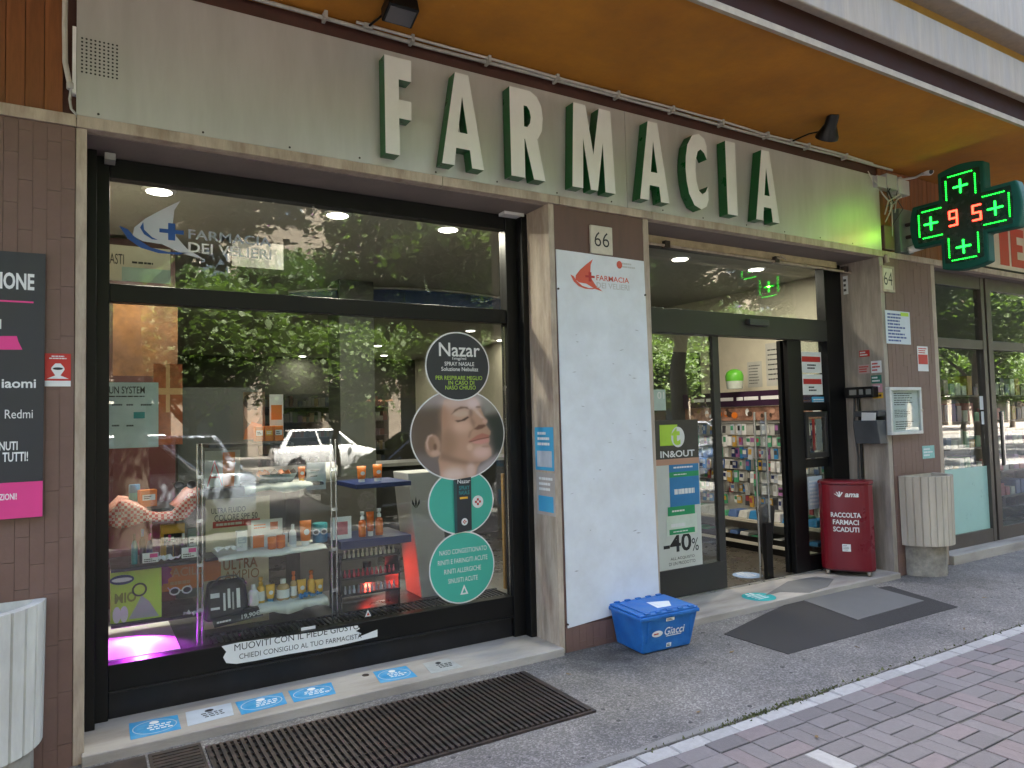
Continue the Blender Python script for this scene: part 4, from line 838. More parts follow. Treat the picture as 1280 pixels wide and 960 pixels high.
def soft_print(name, cx, cy, R_, layers, bgc, w, parent, n_=110):
    """flat photographic print: a disc whose colours blend softly between the painted shapes (px of the zoomed photo)."""
    c = PY(573.5, 543, GY); RZ_ = (PY(573.5, 543-57, GY).z-PY(573.5, 543+57, GY).z)/2-.009; vs = []; cols = []; fs = []
    def sd(p, poly):
        best = 1e9; ins = False; x, y = p; k = len(poly)
        for a in range(k):
            x0, y0 = poly[a]; x1, y1 = poly[(a+1) % k]; dx, dy = x1-x0, y1-y0; t_ = max(0, min(1, ((x-x0)*dx+(y-y0)*dy)/(dx*dx+dy*dy+1e-9))); best = min(best, math.hypot(x-x0-t_*dx, y-y0-t_*dy))
            if (y0 > y) != (y1 > y) and x < (x1-x0)*(y-y0)/(y1-y0)+x0: ins = not ins
        return -best if ins else best
    boxes = [(min(q_[0] for q_ in p)-3*s_, max(q_[0] for q_ in p)+3*s_, min(q_[1] for q_ in p)-3*s_, max(q_[1] for q_ in p)+3*s_) for p, cc_, s_, o_ in layers]
    for i in range(n_+1):
        for j in range(n_+1):
            u, v = 2*i/n_-1, 2*j/n_-1; du, dv = u*math.sqrt(1-v*v/2), v*math.sqrt(1-u*u/2)
            vs.append((c.x+du*R_, GY-w, c.z+dv*RZ_)); x, y = cx+du*392, cy-dv*378
            co = list(bgc(du, dv))
            for (p, cc_, s_, o_), bb in zip(layers, boxes):
                if bb[0] < x < bb[1] and bb[2] < y < bb[3]:
                    f_ = 1/(1+math.exp(max(-30, min(30, sd((x, y), p)/s_*2.6))))*o_; co = [a*(1-f_)+b*f_ for a, b in zip(co, cc_)]
            cols.append((*[max(0, c_)**1.2*k_ for c_, k_ in zip(co, (1.12, 1.02, .97))], 1))
    fs = [(i*(n_+1)+j, (i+1)*(n_+1)+j, (i+1)*(n_+1)+j+1, i*(n_+1)+j+1) for i in range(n_) for j in range(n_)]
    mb = MB(); mb.add(vs, fs, 0, True); m = M('photo_print', (1, 1, 1), .45, var=0); nn = m.node_tree.nodes; at = nn.new('ShaderNodeAttribute'); at.attribute_name = 'print'; m.node_tree.links.new(at.outputs['Color'], nn['Principled BSDF'].inputs['Base Color'])
    o = mb.build(name, m, parent); ca = o.data.color_attributes.new('print', 'FLOAT_COLOR', 'POINT'); ca.data.foreach_set('color', [x for q_ in cols for x in q_]); return o
E_ = lambda x, y, rx, ry: [(x+rx*math.cos(k*math.pi/8), y+ry*math.sin(k*math.pi/8)) for k in range(16)]
LAY = [([(100, 60), (860, 60), (820, 230), (120, 260)], (.40, .37, .39), 60, 1), ([(60, 300), (330, 270), (335, 420), (330, 560), (210, 660), (90, 640)], (.15, .118, .095), 45, 1), ([(80, 660), (300, 690), (320, 960), (100, 900)], (.22, .195, .2), 40, .9),
 ([(690, 340), (880, 330), (880, 640), (760, 710), (750, 480)], (.06, .075, .065), 30, 1), ([(640, 170), (760, 130), (830, 300), (700, 330)], (.36, .38, .37), 35, .9), ([(630, 790), (800, 690), (740, 880), (590, 930)], (.45, .43, .47), 28, 1),
 ([(335, 260), (350, 205), (480, 170), (610, 180), (650, 240), (670, 300), (690, 350), (715, 385), (706, 425), (722, 450), (745, 482), (742, 510), (729, 524), (736, 560), (727, 592), (746, 640), (748, 690), (715, 722), (652, 746), (622, 790), (607, 850), (600, 930), (330, 930), (310, 850), (300, 780), (292, 710), (312, 650), (322, 560), (326, 420)], (.52, .36, .28), 7, 1),
 (E_(480, 230, 150, 45), (.66, .56, .56), 50, .9), (E_(600, 235, 55, 50), (.72, .64, .68), 30, .9), (E_(370, 570, 80, 120), (.36, .245, .18), 60, .9), (E_(345, 350, 30, 90), (.44, .28, .21), 30, .8),
 ([(310, 640), (420, 690), (560, 738), (652, 746), (560, 768), (420, 742), (310, 705)], (.31, .215, .165), 22, .9), (E_(500, 430, 70, 50), (.68, .5, .43), 42, .9), (E_(665, 660, 75, 50), (.72, .56, .54), 38, .95), (E_(420, 840, 90, 55), (.7, .61, .6), 38, .9), (E_(565, 815, 38, 60), (.66, .55, .53), 24, .9),
 (E_(250, 588, 62, 95), (.48, .34, .27), 9, 1), (E_(238, 570, 32, 58), (.34, .23, .17), 12, .9), (E_(268, 600, 14, 30), (.17, .1, .07), 9, .9), (E_(272, 652, 40, 26), (.58, .43, .36), 10, .9), ([(193, 560), (210, 505), (240, 492), (250, 502), (222, 515), (208, 560), (215, 620), (203, 610)], (.62, .48, .42), 6, .9),
 (E_(490, 322, 70, 30), (.6, .5, .44), 15, .8), ([(408, 328), (438, 287), (490, 261), (545, 266), (580, 312), (560, 287), (520, 277), (470, 287), (430, 312)], (.18, .115, .085), 6, .85), (E_(640, 268, 22, 9), (.2, .13, .1), 6, .7), ([(436, 380), (490, 376), (545, 348), (562, 354), (522, 383), (460, 396)], (.09, .05, .04), 5, .95), (E_(575, 318, 17, 30), (.31, .22, .18), 12, .8),
 ([(600, 280), (640, 300), (690, 370), (660, 360), (620, 320)], (.68, .57, .54), 12, .9), ([(570, 340), (612, 400), (602, 455), (572, 400)], (.34, .23, .18), 16, .8), (E_(697, 395, 22, 20), (.64, .46, .41), 8, .8), ([(598, 458), (640, 424), (690, 420), (706, 434), (672, 456), (630, 466)], (.19, .1, .075), 7, .95),
 ([(543, 525), (558, 480), (592, 458), (578, 490), (560, 535)], (.37, .25, .2), 8, .7), ([(552, 560), (620, 515), (670, 496), (735, 515), (725, 535), (650, 545)], (.48, .22, .18), 6, .9), ([(570, 568), (650, 550), (730, 540), (725, 577), (660, 592), (600, 582)], (.64, .36, .33), 7, .95), ([(548, 565), (640, 544), (730, 530), (730, 538), (640, 553), (560, 573)], (.22, .085, .075), 4, .95),
 (E_(560, 612, 26, 30), (.66, .5, .42), 11, .8), (E_(700, 612, 38, 9), (.4, .26, .21), 8, .6)]
soft_print('portrait_print', 470, 500, (PY(573.5+59, 543, GY).x-PY(573.5-59, 543, GY).x)/2-.009, LAY, lambda u, v: (.2, .18, .17), wq, nz_)
disc(572, 458, 40, 43, CHAR, .0065)
wt = .0082
for s_, a, m in (('Nazar', (548, 429, 599, 446), PAPER), ('1mg/ml', (565, 446.5, 582, 451), PAPER), ('SPRAY NASALE', (555, 452.5, 592, 457.5), PAPER), ('Soluzione Nebulizz', (551, 459, 597, 464), PAPER), ('PER RESPIRARE MEGLIO', (544, 470, 602, 475), LIME), ('IN CASO DI', (560, 476, 592, 481), LIME), ('NASO CHIUSO', (556, 482, 594, 487), LIME)):
    text('lettering', s_, m, GF, rect(*a, GY), wt, nz_, .012 if m is PAPER else 0)
for s_, a in (('NASO CONGESTIONATO', (549, 685, 608, 691)), ('RINITI E FARINGITI ACUTE', (547, 697, 609, 703)), ('RINITI ALLERGICHE', (555, 709, 601, 715)), ('SINUSITI ACUTE', (560, 721, 597, 727))): text('lettering', s_, PAPER, GF, rect(*a, GY), .0036, nz_)
c = PY(580, 737, GY); flat('maker_mark', PAPER, GF, [(c.x-.03, c.z-.03), (c.x+.03, c.z-.03), (c.x, c.z+.035)], .0034, .0005, nz_); flat('maker_mark_inner', AQUA, GF, [(c.x-.014, c.z-.02), (c.x+.014, c.z-.02), (c.x, c.z+.012)], .0042, .0005, nz_)
A = [PY(x, y, GY) for x, y in ((566, 600), (588, 596), (589, 662), (568, 667))]; flat('pack', CHAR, GF, [(p.x, p.z) for p in A], .0086, .0006, nz_)
A = [PY(x, y, GY) for x, y in ((566, 600), (570, 604), (571, 666), (568, 667))]; flat('pack_side', M('pack_teal', (.02, .08, .09), .5), GF, [(p.x, p.z) for p in A], .0094, .0004, nz_)
text('lettering', 'Nazar', PAPER, GF, rect(571, 599, 587, 604, GY), .0096, nz_, .01); text('lettering', 'SPRAY', TEALP, GF, rect(573, 607, 586, 612, GY), .0096, nz_); text('lettering', 'NASALE', TEALP, GF, rect(573, 613, 586, 618, GY), .0096, nz_); slab('pack_stripe', YELLOW, GF, rect(574, 621, 584, 623.5, GY), .0004, nz_, .0094)
def seal(px, py, rr, w):
    c = PY(px, py, GY); flat('seal', PAPER, GF, ell(c.x, c.z, rr, rr, 28), w, .0005, nz_)
    for a, b in ((.55, .18), (.18, .55)): flat('seal_cross', RED, GF, [(c.x-rr*a, c.z-rr*b), (c.x+rr*a, c.z-rr*b), (c.x+rr*a, c.z+rr*b), (c.x-rr*a, c.z+rr*b)], w+.0006+(.0005 if a > b else 0), .0004, nz_)
    flat('seal_hole', PAPER, GF, ell(c.x, c.z, rr*.2, rr*.2, 12), w+.0018, .0004, nz_)
seal(597, 627, .042, .0034); seal(580, 652, .024, .0096)
# torn white strip at the foot of the pane
A = [(279, 822), (283, 815), (277, 808), (300, 803), (352, 796), (396, 790), (447, 782), (450, 786), (445, 789), (452, 792), (447, 797), (472, 787), (472, 796), (420, 808), (360, 818), (320, 826), (296, 830), (283, 829)]
A = [PY(x, y, .345) for x, y in A]
o = T(flat('paper_banner', PAPER, FF(.3492), [(p.x, p.z) for p in A], 0, .0012), 'torn white banner with foot care slogan at the base of the display window', 'banner')
for s_, (x0, y0), (x1, y1), hh in (('MUOVITI CON IL PIEDE GIUSTO', (293, 814), (449, 786), 8.5), ('CHIEDI CONSIGLIO AL TUO FARMACISTA', (299, 824), (452, 797.5), 6.5)):
    a, b = PY(x0, y0, .3478), PY(x1, y1, .3478); hz = PY(x0, y0-hh, .3478).z-a.z
    U_ = (b-a); L_ = U_.length; U_.normalize(); text('lettering', s_, INK, (a, U_, Z_, -Y_), (0, 0, L_, hz), .0004, o, 0)
p = rect(376, 783, 394, 789, .39); T(slab('glass_tag', PAPER, GF, p, .001), 'small white tag on the glass above the torn banner', 'tag')
c = PY(460, 768, GY); o = T(flat('triangle_mark', PAPER, GF, [(c.x-.02, c.z-.012), (c.x+.02, c.z-.012), (c.x, c.z+.03)], 0, .0006), 'tiny white triangular mark on the display glass near red glow', 'window decal')
flat('inner_triangle', RED, GF, [(c.x-.01, c.z-.006), (c.x+.01, c.z-.006), (c.x, c.z+.015)], .0008, .0004, o)

# stickers on the entrance glass
DY = .4595; DF = FF(DY)
r = rect(817, 487, 832, 513, DY); o = T(slab('door_decal', M('decal_pale', (.45, .55, .52), .5), DF, r, .001), 'small pale green 01 decal at the edge of the fixed door leaf', 'window decal'); text('lettering', '01', WHITE, DF, sub(r, .3, .1, .9, .45), .0014, o, .02)
r0 = rect(820, 525, 875, 712, DY)
o = T(slab('discount_poster', M('poster_paper', (.58, .6, .58), .6, var=.05), FF(DY), r0, .002), 'tall white discount poster with -40% on the fixed door leaf', 'poster'); f2 = FF(DY-.0022)
slab('photo_band', M('poster_dark', (.05, .045, .04), .5, var=.3, scale=8), f2, sub(r0, 0, 0, 1, .30), .0006, o)
slab('green_square', LIME, f2, sub(r0, .12, .03, .52, .17), .0006, o, .0008); c = sub(r0, .3, .03, .75, .2); flat('white_disc', PAPER, f2, ell((c[0]+c[2])/2, (c[1]+c[3])/2, .075, .085, 28), .0016, .0005, o); text('lettering', 't', LIME, f2, sub(r0, .38, .05, .58, .17), .0024, o, .04)
text('lettering', 'IN&OUT', PAPER, f2, sub(r0, .12, .205, .9, .25), .001, o, .02); slab('tan_shape', SK2, f2, sub(r0, .0, .26, 1, .30), .0004, o, .0008)
for k, (m, a) in enumerate(((BLUEP, (.3, .29, .98, .35)), (M('pk_green', (.02, .3, .12), .5), (.3, .35, .98, .385)), (BLUEP, (.3, .385, .98, .58)), (M('pk_green', (.02, .3, .12)), (.24, .58, .86, .64)), (M('pk_pale', (.6, .68, .6), .5), (.2, .64, .9, .77)), (M('pk_green', (.02, .3, .12)), (.26, .73, .84, .765)))):
    slab('pack_picture', m, f2, sub(r0, *a), .0006, o, .0004*k+.0004); bars('pack_print', PAPER, f2, sub(sub(r0, *a), .15, .2, .85, .8), 1, .0004*k+.0012, o, k, .3)
text('lettering', '-40', INK, f2, rect(829, 667, 864, 690, DY), .001, o, .02); text('lettering', '%', INK, f2, rect(864.5, 672, 873, 688, DY), .001, o, .0)
for s_, a in (('ALL ACQUISTO', (838, 695, 868, 699)), ('DI UN PRODOTTO', (836, 701, 869, 705))): text('lettering', s_, INK, f2, rect(*a, DY), .001, o)
SDF = FF(.4612)
for k, (a, lb) in enumerate((((1001, 440, 1026.5, 466), 'white notice with red heading, upper of two on the sidelight glass'), ((1003, 468, 1028, 493.5), 'white notice with red heading, lower of two on the sidelight glass'))):
    r = rect(*a, .461); o = T(slab('door_notice', PAPER, SDF, r, .0012), lb, 'notice'); slab('red_heading', RED, SDF, sub(r, .05, .22, .95, .48), .0005, o, .0014); bars('print_lines', INK, SDF, sub(r, .3, .56, .75, .85), 2, .0014, o, k)
r = rect(1015, 496, 1033, 509, .461); o = T(slab('door_sticker', M('bright_blue_st', (.06, .36, .62)), SDF, r, .0012), 'small blue payment sticker under the two sidelight notices', 'sticker'); bars('print_lines', PAPER, SDF, sub(r, .1, .15, .9, .85), 3, .0014, o, 6)
r = rect(1010, 595, 1028, 636, .461); o = T(slab('door_leaflet', M('pale_leaflet', (.5, .58, .66), .5), SDF, r, .0012), 'pale blue leaflet on the lower sidelight pane behind the red bin', 'leaflet'); bars('print_lines', PAPER, SDF, sub(r, .1, .1, .9, .9), 7, .0014, o, 5)

# ================================================================== WINDOW DISPLAY
o = bx('display_floor', M('display_floor', (.07, .07, .072), .35, var=.15), .06, 2.62, .44, 1.35, .05, .315); S(o)
T(bx('lamp_board', M('lamp_board', (.7, .7, .7), .5, var=.05), .07, .47, .46, 1.2, .3155, .323, bevel=.002), 'white board on the display floor lit magenta by the small lamp', 'board')
gl = thing('floor_grille', 'black ribbed heater grille along the foot of the display', 'grille', (1.3, .5, .315))
rb_me = MB().box(-.004, .004, .45, .62, .316, .326).mesh('slat', BLACK)
for i in range(62): obj('slat', rb_me, gl, loc=(.635+i*.0315, 0, 0))
bx('grille_edge', BLACK, .62, 2.58, .622, .64, .316, .328, gl)
SY = .66                                                  # plane of the goods
def zs(x, y, Y=SY): return PY(x, y, Y).z
def xs_(x, y, Y=SY): return PY(x, y, Y).x
SHB = M('shelf_black', (.018, .018, .02), .35, var=.15); CLOTH = M('white_cloth', (.62, .64, .6), .85, var=.06, bump=.2, bscale=25)
def shelf(label, x0, y0, x1, y1, Y0=.575, Y1=1.0, m=SHB, th=.018):
    ym = (y0+y1)/2; z = PY((x0+x1)/2, ym, SY-.04).z
    o = T(bx('shelf', m, xs_(x0, y0), xs_(x1, y1), Y0, Y1, z-th, z, bevel=.002), label, 'shelf'); return z
# posts
for k, (px, lb) in enumerate(((250, 'chrome twin rod shelf post between the green box and the sun care shelves'), (418, 'chrome twin rod shelf post between sun care shelves and navy shelf'))):
    t = thing('shelf_post', lb, 'shelf post', (xs_(px, 700, .5), .5, .316))
    for d in (-3, 3): MB().tube([(xs_(px+d, 700, .5), .5, .316), (xs_(px+d, 700, .5), .5, 1.45)], .0055, 8).build('rod', CHROME, t)
    for z in (.5, .75, 1.0, 1.25): bx('clip', CHROME, xs_(px-4, 700, .5), xs_(px+4, 700, .5), .494, .506, z, z+.02, t)
zA = shelf('top black shelf under the red gingham cloth', 138, 640, 248, 630)
zB = shelf('middle black shelf with dark tubes and price tags', 138, 712, 250, 697)
zC = shelf('low black shelf under the lime green box', 138, 786, 250, 758)
z1 = shelf('highest glass-side shelf with orange cream boxes and portrait card', 258, 556, 360, 552)
z2 = shelf('shelf with white cloth and a basket of orange packs', 254, 612, 400, 601)
z3 = shelf('black shelf with orange jars and a white display card', 254, 697, 408, 680)
z4 = shelf('shelf with white cloth and yellow sun sprays', 300, 762, 404, 742, Y1=.79)
z5 = shelf('navy shelf holding three orange spray bottles', 421, 680, 508, 664, m=NAVY, th=.05)
z6 = shelf('navy shelf holding two orange tubes beside the decal', 440, 606, 508, 600, m=NAVY, th=.03)
def drape(name, label, x0, x1, z, Y0, drop, m, seed, cat='cloth', zz=0):
    q = random.Random(seed); n_ = 22; mb = MB(); vs = []
    for i in range(n_+1):
        u = i/n_; x = x0+(x1-x0)*u; wv = .006*math.sin(u*17+seed)+.004*math.sin(u*41)
        vs += [(x, Y0+.3, z+.004), (x, Y0+.02, z+.004+abs(wv)), (x, Y0-.004+wv, z-.002), (x+wv, Y0-.012+1.5*wv, z-drop*(.75+.25*math.sin(u*9+seed)))]
    mb.add(vs, [(i*4+j, (i+1)*4+j, (i+1)*4+j+1, i*4+j+1) for i in range(n_) for j in range(3)], 0, True)
    o = mb.build(name, m); sd_ = o.modifiers.new('thickness', 'SOLIDIFY'); sd_.thickness = .002
    return T(o, label, cat)
def gingham():
    m = M('red_gingham', (.6, .5, .46), .85, var=.04); n = m.node_tree.nodes; L = m.node_tree.links; b = n['Principled BSDF']
    tc = n.new('ShaderNodeTexCoord'); w1 = n.new('ShaderNodeTexChecker'); w1.inputs['Scale'].default_value = 66; w1.inputs[1].default_value = (.8, .6, .54, 1); w1.inputs[2].default_value = (.62, .1, .08, 1)
    L.new(tc.outputs['Object'], w1.inputs[0]); L.new(w1.outputs[0], b.inputs['Base Color']); return m
GING = gingham()
CX_ = (136, 143, 150, 160, 172, 180, 188, 200, 215, 226, 236, 243, 249); CT = (641, 634, 627, 628, 631, 636, 640, 641, 640, 629, 617, 613, 611); CB = (657, 659, 661, 659, 655, 653, 652, 652, 651, 651, 646, 637, 629)
mb = MB(); rows = 5; vs = []
for i, (x, a, b) in enumerate(zip(CX_, CT, CB)):
    vs.append((PY(x, a, .56).x, .8, PY(x, a, .56).z+.012))
    for r_ in range(rows):
        f_ = r_/(rows-1); p = PY(x, a+(b-a)*f_, .56-.02*f_+.008*math.sin(i*2.1+f_*2)); vs.append(tuple(p))
mb.add(vs, [(i*(rows+1)+j, (i+1)*(rows+1)+j, (i+1)*(rows+1)+j+1, i*(rows+1)+j+1) for i in range(len(CX_)-1) for j in range(rows)], 0, True)
o = mb.build('gingham_cloth', GING); o.modifiers.new('thickness', 'SOLIDIFY').thickness = .003; T(o, 'red and white gingham cloth draped over the top shelf at the window edge', 'cloth')
drape('shelf_cloth', 'white cloth under the basket of orange packs', xs_(300, 606), xs_(383, 604), z2, .515, .045, CLOTH, 2)
drape('shelf_cloth', 'crumpled white cloth on the shelf of orange jars', xs_(268, 690), xs_(400, 682), z3, .515, .02, CLOTH, 3)
drape('shelf_cloth', 'white cloth under the yellow sun sprays', xs_(318, 752), xs_(402, 745), z4, .515, .05, CLOTH, 4)

# --- goods
def on(z): return z+.007
def box_p(name, label, x0, y0, x1, y1, z, m, dep=.05, Y=SY, stripe=None, cat='box', grp=None, tz=None, rz=0):
    a, v0, b, v1 = rect(x0, y0, x1, y1, Y); h = v1-v0; z0_ = z if z is not None else v0
    cx = (a+b)/2; wd = b-a; mb = MB().box(-wd/2, wd/2, 0, dep, 0, h); o = mb.build(name, m, None, .002); o.location = (cx, Y, z0_); o.rotation_euler = (0, 0, rz); T(o, label, cat, grp)
    lf_ = (Vector((cx, Y, z0_)), Matrix.Rotation(rz, 3, 'Z') @ X_, Z_, Matrix.Rotation(rz, 3, 'Z') @ -Y_); rr = (-wd/2, 0, wd/2, h)
    if stripe:
        slab('printed_band', stripe, lf_, sub(rr, .12, .28, .88, .62), .0008, o, .0004); bars('print_lines', PAPER if stripe is not PAPER else INK, lf_, sub(rr, .2, .34, .8, .56), 2, .0016, o, int(x0))
    return o, lf_, rr
def bottle(label, x, yb, yt, wpx, z, m, capm, kind='bottle', Y=SY, lab=PAPER, grp=None, name='bottle'):
    z0_ = on(z); h = abs(PY(x, yt, Y).z-PY(x, yb, Y).z); r_ = (PY(x+wpx/2, yb, Y).x-PY(x-wpx/2, yb, Y).x)/2; c = PY(x, yb, Y).x
    t = thing(name, label, name.replace('_', ' '), (c, Y, z0_), grp); L_ = (c, Y, z0_)
    if kind == 'bottle':
        MB().lathe([(r_*.92, 0), (r_, .01), (r_, h*.62), (r_*.75, h*.72), (r_*.4, h*.78)], L_, 16).build('body', m, t); MB().lathe([(r_*.45, h*.781), (r_*.45, h*.98), (r_*.38, h)], L_, 14).build('cap', capm, t); hb = .12, .52
    elif kind == 'spray':
        MB().lathe([(r_*.92, 0), (r_, .008), (r_, h*.57), (r_*.85, h*.63), (r_*.42, h*.66), (r_*.42, h*.68)], L_, 16).build('body', m, t); MB().lathe([(r_*.55, h*.681), (r_*.55, h*.8), (r_*.34, h*.81), (r_*.34, h*.88), (r_*.56, h*.885), (r_*.56, h)], L_, 12).build('nozzle', capm, t); hb = .1, .46
    elif kind == 'tube':
        mb = MB(); rings = []
        for k, (s, f) in enumerate(((0, 1), (.3, .85), (.7, .45), (1, .06))):
            rings += [Vector((c+r_*(.85+.22*s)*math.cos(a), Y+r_*.85*f*math.sin(a), z0_+h*(.2+.8*s))) for a in [2*math.pi*i/16 for i in range(16)]]
        mb.add(rings, [(j*16+i, j*16+(i+1) % 16, (j+1)*16+(i+1) % 16, (j+1)*16+i) for j in range(3) for i in range(16)]+[tuple(range(16))[::-1], tuple(range(48, 64))], 0, True); mb.build('body', m, t)
        MB().lathe([(r_*.7, 0), (r_*.72, h*.195)], L_, 14).build('cap', capm, t); hb = None
        flat('printed_band', lab, FF(Y-r_*.8), ell(c, z0_+h*.55, r_*.5, h*.12, 16), 0, .001, t)
    else:
        MB().lathe([(r_*.9, 0), (r_, .005), (r_, h*.6), (r_*.9, h*.64)], L_, 18).build('body', m, t); MB().lathe([(r_*1.02, h*.641), (r_*1.02, h*.97), (r_*.96, h)], L_, 18).build('lid', capm, t); hb = .12, .5
    if hb: MB().lathe([(r_*1.012, h*hb[0]), (r_*1.012, h*hb[1])], L_, 16).build('label_wrap', lab, t)
    return t
def card(label, x0, y0, x1, y1, Y, m, name='display_card', t_=.004, cat='card'):
    r = rect(x0, y0, x1, y1, Y); o = T(slab(name, m, FF(Y), r, t_), label, cat); return o, FF(Y-t_), r
BG = M('amber_glass', (.45, .3, .12), .15, var=.1); OR2 = M('deep_orange', (.6, .12, .015), .35, var=.1)
# first column
bottle('teal can standing on the gingham cloth', 168, 626, 598, 14, zA+.0, TEALP, BLUEP, 'jar', .7, TEALP, name='can')
box_p('orange_box', 'orange cream box leaning on the gingham shelf', 175, 606, 197, 627, zA+.008, ORANGE, .06, .64, PAPER, rz=.25)
def shades(label, px, py, Y, m, z=None, s=.065):
    c = PY(px, py, Y); t = thing('sunglasses', label, 'sunglasses', c)
    for k in (-1, 1):
        MB().tube([(c.x+k*s*.5+s*.38*math.cos(a), c.y, c.z+s*.3*math.sin(a)) for a in [i*math.pi/7 for i in range(15)]], .0045, 6).build('rim', m, t); flat('lens', INK, FF(c.y), ell(c.x+k*s*.5, c.z, s*.34, s*.26, 18), -.001, .002, t)
        MB().tube([(c.x+k*s*.88, c.y, c.z+.008), (c.x+k*s*.9, c.y+.1, c.z+.004)], .003, 6).build('temple', m, t)
    MB().tube([(c.x-s*.13, c.y, c.z), (c.x+s*.13, c.y, c.z)], .004, 6).build('bridge', m, t)
shades('dark sunglasses lying on the gingham cloth', 232, 606, .6, INK); shades('white framed sunglasses above the lime green box', 226, 738, .62, WHITE); shades('blue toy sunglasses next to the orange tube', 400, 665, .58, SLIGHT, s=.05)
for k, (x, yt, m, c, lb) in enumerate(((168, 662, TEALP, INK, 'teal dark tube at the end of the middle shelf'), (178, 657, INK, BLUEP, 'black tube with blue cap on the middle shelf'), (187, 664, NAVY, PINK, 'navy tube with pink cap on the middle shelf'), (212, 668, INK, PINK, 'black slim tube with pink cap before the yellow box'), (221, 671, MAROON, INK, 'maroon slim tube before the yellow box'), (229, 668, INK, PAPER, 'black slim tube with white cap before the yellow box'))): bottle(lb, x, 700, yt, 8, zB-.004, m, c, 'bottle', .66, m)
box_p('yellow_box', 'yellow and black box on the middle shelf', 201, 652, 231, 694, zB+.001, YELLOW, .05, .75, INK)
box_p('grey_box', 'tall grey-green box at the shelf post on the middle shelf', 235, 655, 247, 690, zB+.001, M('box_grn', (.12, .2, .2), .5), .04, .72, PAPER)
for a, lb in (((178, 691, 198, 703), 'white and pink price tag on the middle shelf before the teal tube'), ((227, 684, 246, 697), 'white and pink price tag on the middle shelf by the post')):
    o, f2, r = card(lb, *a, .5, PAPER, 'price_tag', cat='price tag'); slab('pink_mark', PINK, f2, sub(r, .45, .1, .95, .5), .0005, o, .0002); bars('print_lines', INK, f2, sub(r, .08, .55, .9, .95), 2, .0004, o, 3)
def crumple(label, x, y, Y, w_, h_, m, seed):
    q = random.Random(seed); c = PY(x, y, Y); mb = MB(); n_ = 9
    vs = [(c.x+(i/n_-.5)*w_, c.y+(j/3-.5)*.05, c.z+q.uniform(0, h_)) for i in range(n_+1) for j in range(4)]
    mb.add(vs, [(i*4+j, (i+1)*4+j, (i+1)*4+j+1, i*4+j+1) for i in range(n_) for j in range(3)]); o = mb.build('crumpled_paper', m); o.modifiers.new('thickness', 'SOLIDIFY').thickness = .003; T(o, label, 'paper')
crumple('crumpled white paper between price tags on the middle shelf', 212, 699, .53, .11, .03, PAPER, 1); crumple('crumpled white paper beside the black bag', 240, 768, .55, .09, .025, PAPER, 2); crumple('crumpled white tissue left of the white boxes', 285, 688, .55, .16, .03, PAPER, 6)
# lime box, orange posters
t_, lf_, rr = box_p('lime_box', 'large lime green shoe-sole box with magenta and orange print', 138, 714, 202, 778, zC+.003, LIME, .05, .60, None)
text('lettering', 'MIO', M('olive_ink', (.2, .25, .02), .5), lf_, sub(rr, .08, .42, .5, .62), .001, t_, .03)
flat('brand_oval', NAVY, lf_, ell(rr[0]+(rr[2]-rr[0])*.22, rr[3]*.83, .06, .027, 24), .0004, .0008, t_); flat('oval_ring', PAPER, lf_, ell(rr[0]+(rr[2]-rr[0])*.22, rr[3]*.83, .05, .012, 24), .0014, .0006, t_)
flat('sole_print', M('sole_grey', (.4, .42, .42), .5), lf_, [(rr[0]+(rr[2]-rr[0])*a, rr[3]*b) for a, b in ((.35, .05), (.95, .03), (.75, .35), (.6, .48), (.5, .3))], .0004, .0008, t_)
for k in (.12, .26): flat('insole_print', PAPER, lf_, ell(rr[0]+(rr[2]-rr[0])*k, rr[3]*.16, .02, .045, 18), .0004, .0008, t_)
flat('magnifier', INK, lf_, ell(rr[0]+(rr[2]-rr[0])*.56, rr[3]*.6, .038, .038, 24), .0014, .0006, t_); flat('magnifier_lens', LIME, lf_, ell(rr[0]+(rr[2]-rr[0])*.56, rr[3]*.6, .028, .028, 24), .0022, .0006, t_)
o, f2, r = card('orange poster with pale lettering behind the lime box', 184, 703, 254, 738, .78, M('poster_orange', (.72, .21, .03), .5, var=.1), cat='poster'); text('lettering', 'FACILE', M('pale_orange', (.7, .4, .2), .5), f2, sub(r, .35, .2, .98, .52), .0004, o, .02); bars('print_lines', M('pale_orange', (.7, .4, .2)), f2, sub(r, .4, .62, .95, .85), 1, .0004, o, 3)
c = PY(196, 718, .7); flat('magenta_burst', MAGENTA, FF(.775), [(PY(196, 718, .775).x+(.085 if i % 2 else .07)*math.cos(i*math.pi/12), PY(196, 718, .775).z+(.085 if i % 2 else .07)*math.sin(i*math.pi/12)) for i in range(24)], 0, .001, o)
# second column
o, f2, r = card('portrait card of a dark haired man behind orange boxes', 304, 490, 331, 549, .74, M('card_brown', (.2, .12, .08), .5, var=.2, scale=12))
flat('head', SKIN, f2, ell((r[0]+r[2])/2-.01, r[1]+(r[3]-r[1])*.58, .05, .08, 24), .0004, .0005, o); flat('hair', HAIR, f2, ell((r[0]+r[2])/2-.01, r[1]+(r[3]-r[1])*.8, .058, .05, 20), .0012, .0005, o)
for k in (-1, 1): flat('brow', HAIR, f2, ell((r[0]+r[2])/2-.01+k*.02, r[1]+(r[3]-r[1])*.63, .012, .005, 10), .002, .0004, o)
flat('jacket', ORANGE, f2, [(r[0], r[1]), (r[2], r[1]), (r[2]-.02, r[1]+.09), (r[0]+.05, r[1]+.11), (r[0]+.01, r[1]+.06)], .0022, .0005, o)
o, f2, r = card('white card with orange figure behind the orange boxes', 337, 493, 354, 546, .76, PAPER); slab('orange_print', M('poster_orange', (.72, .21, .03)), f2, sub(r, .1, .25, .9, .6), .0005, o, .0003)
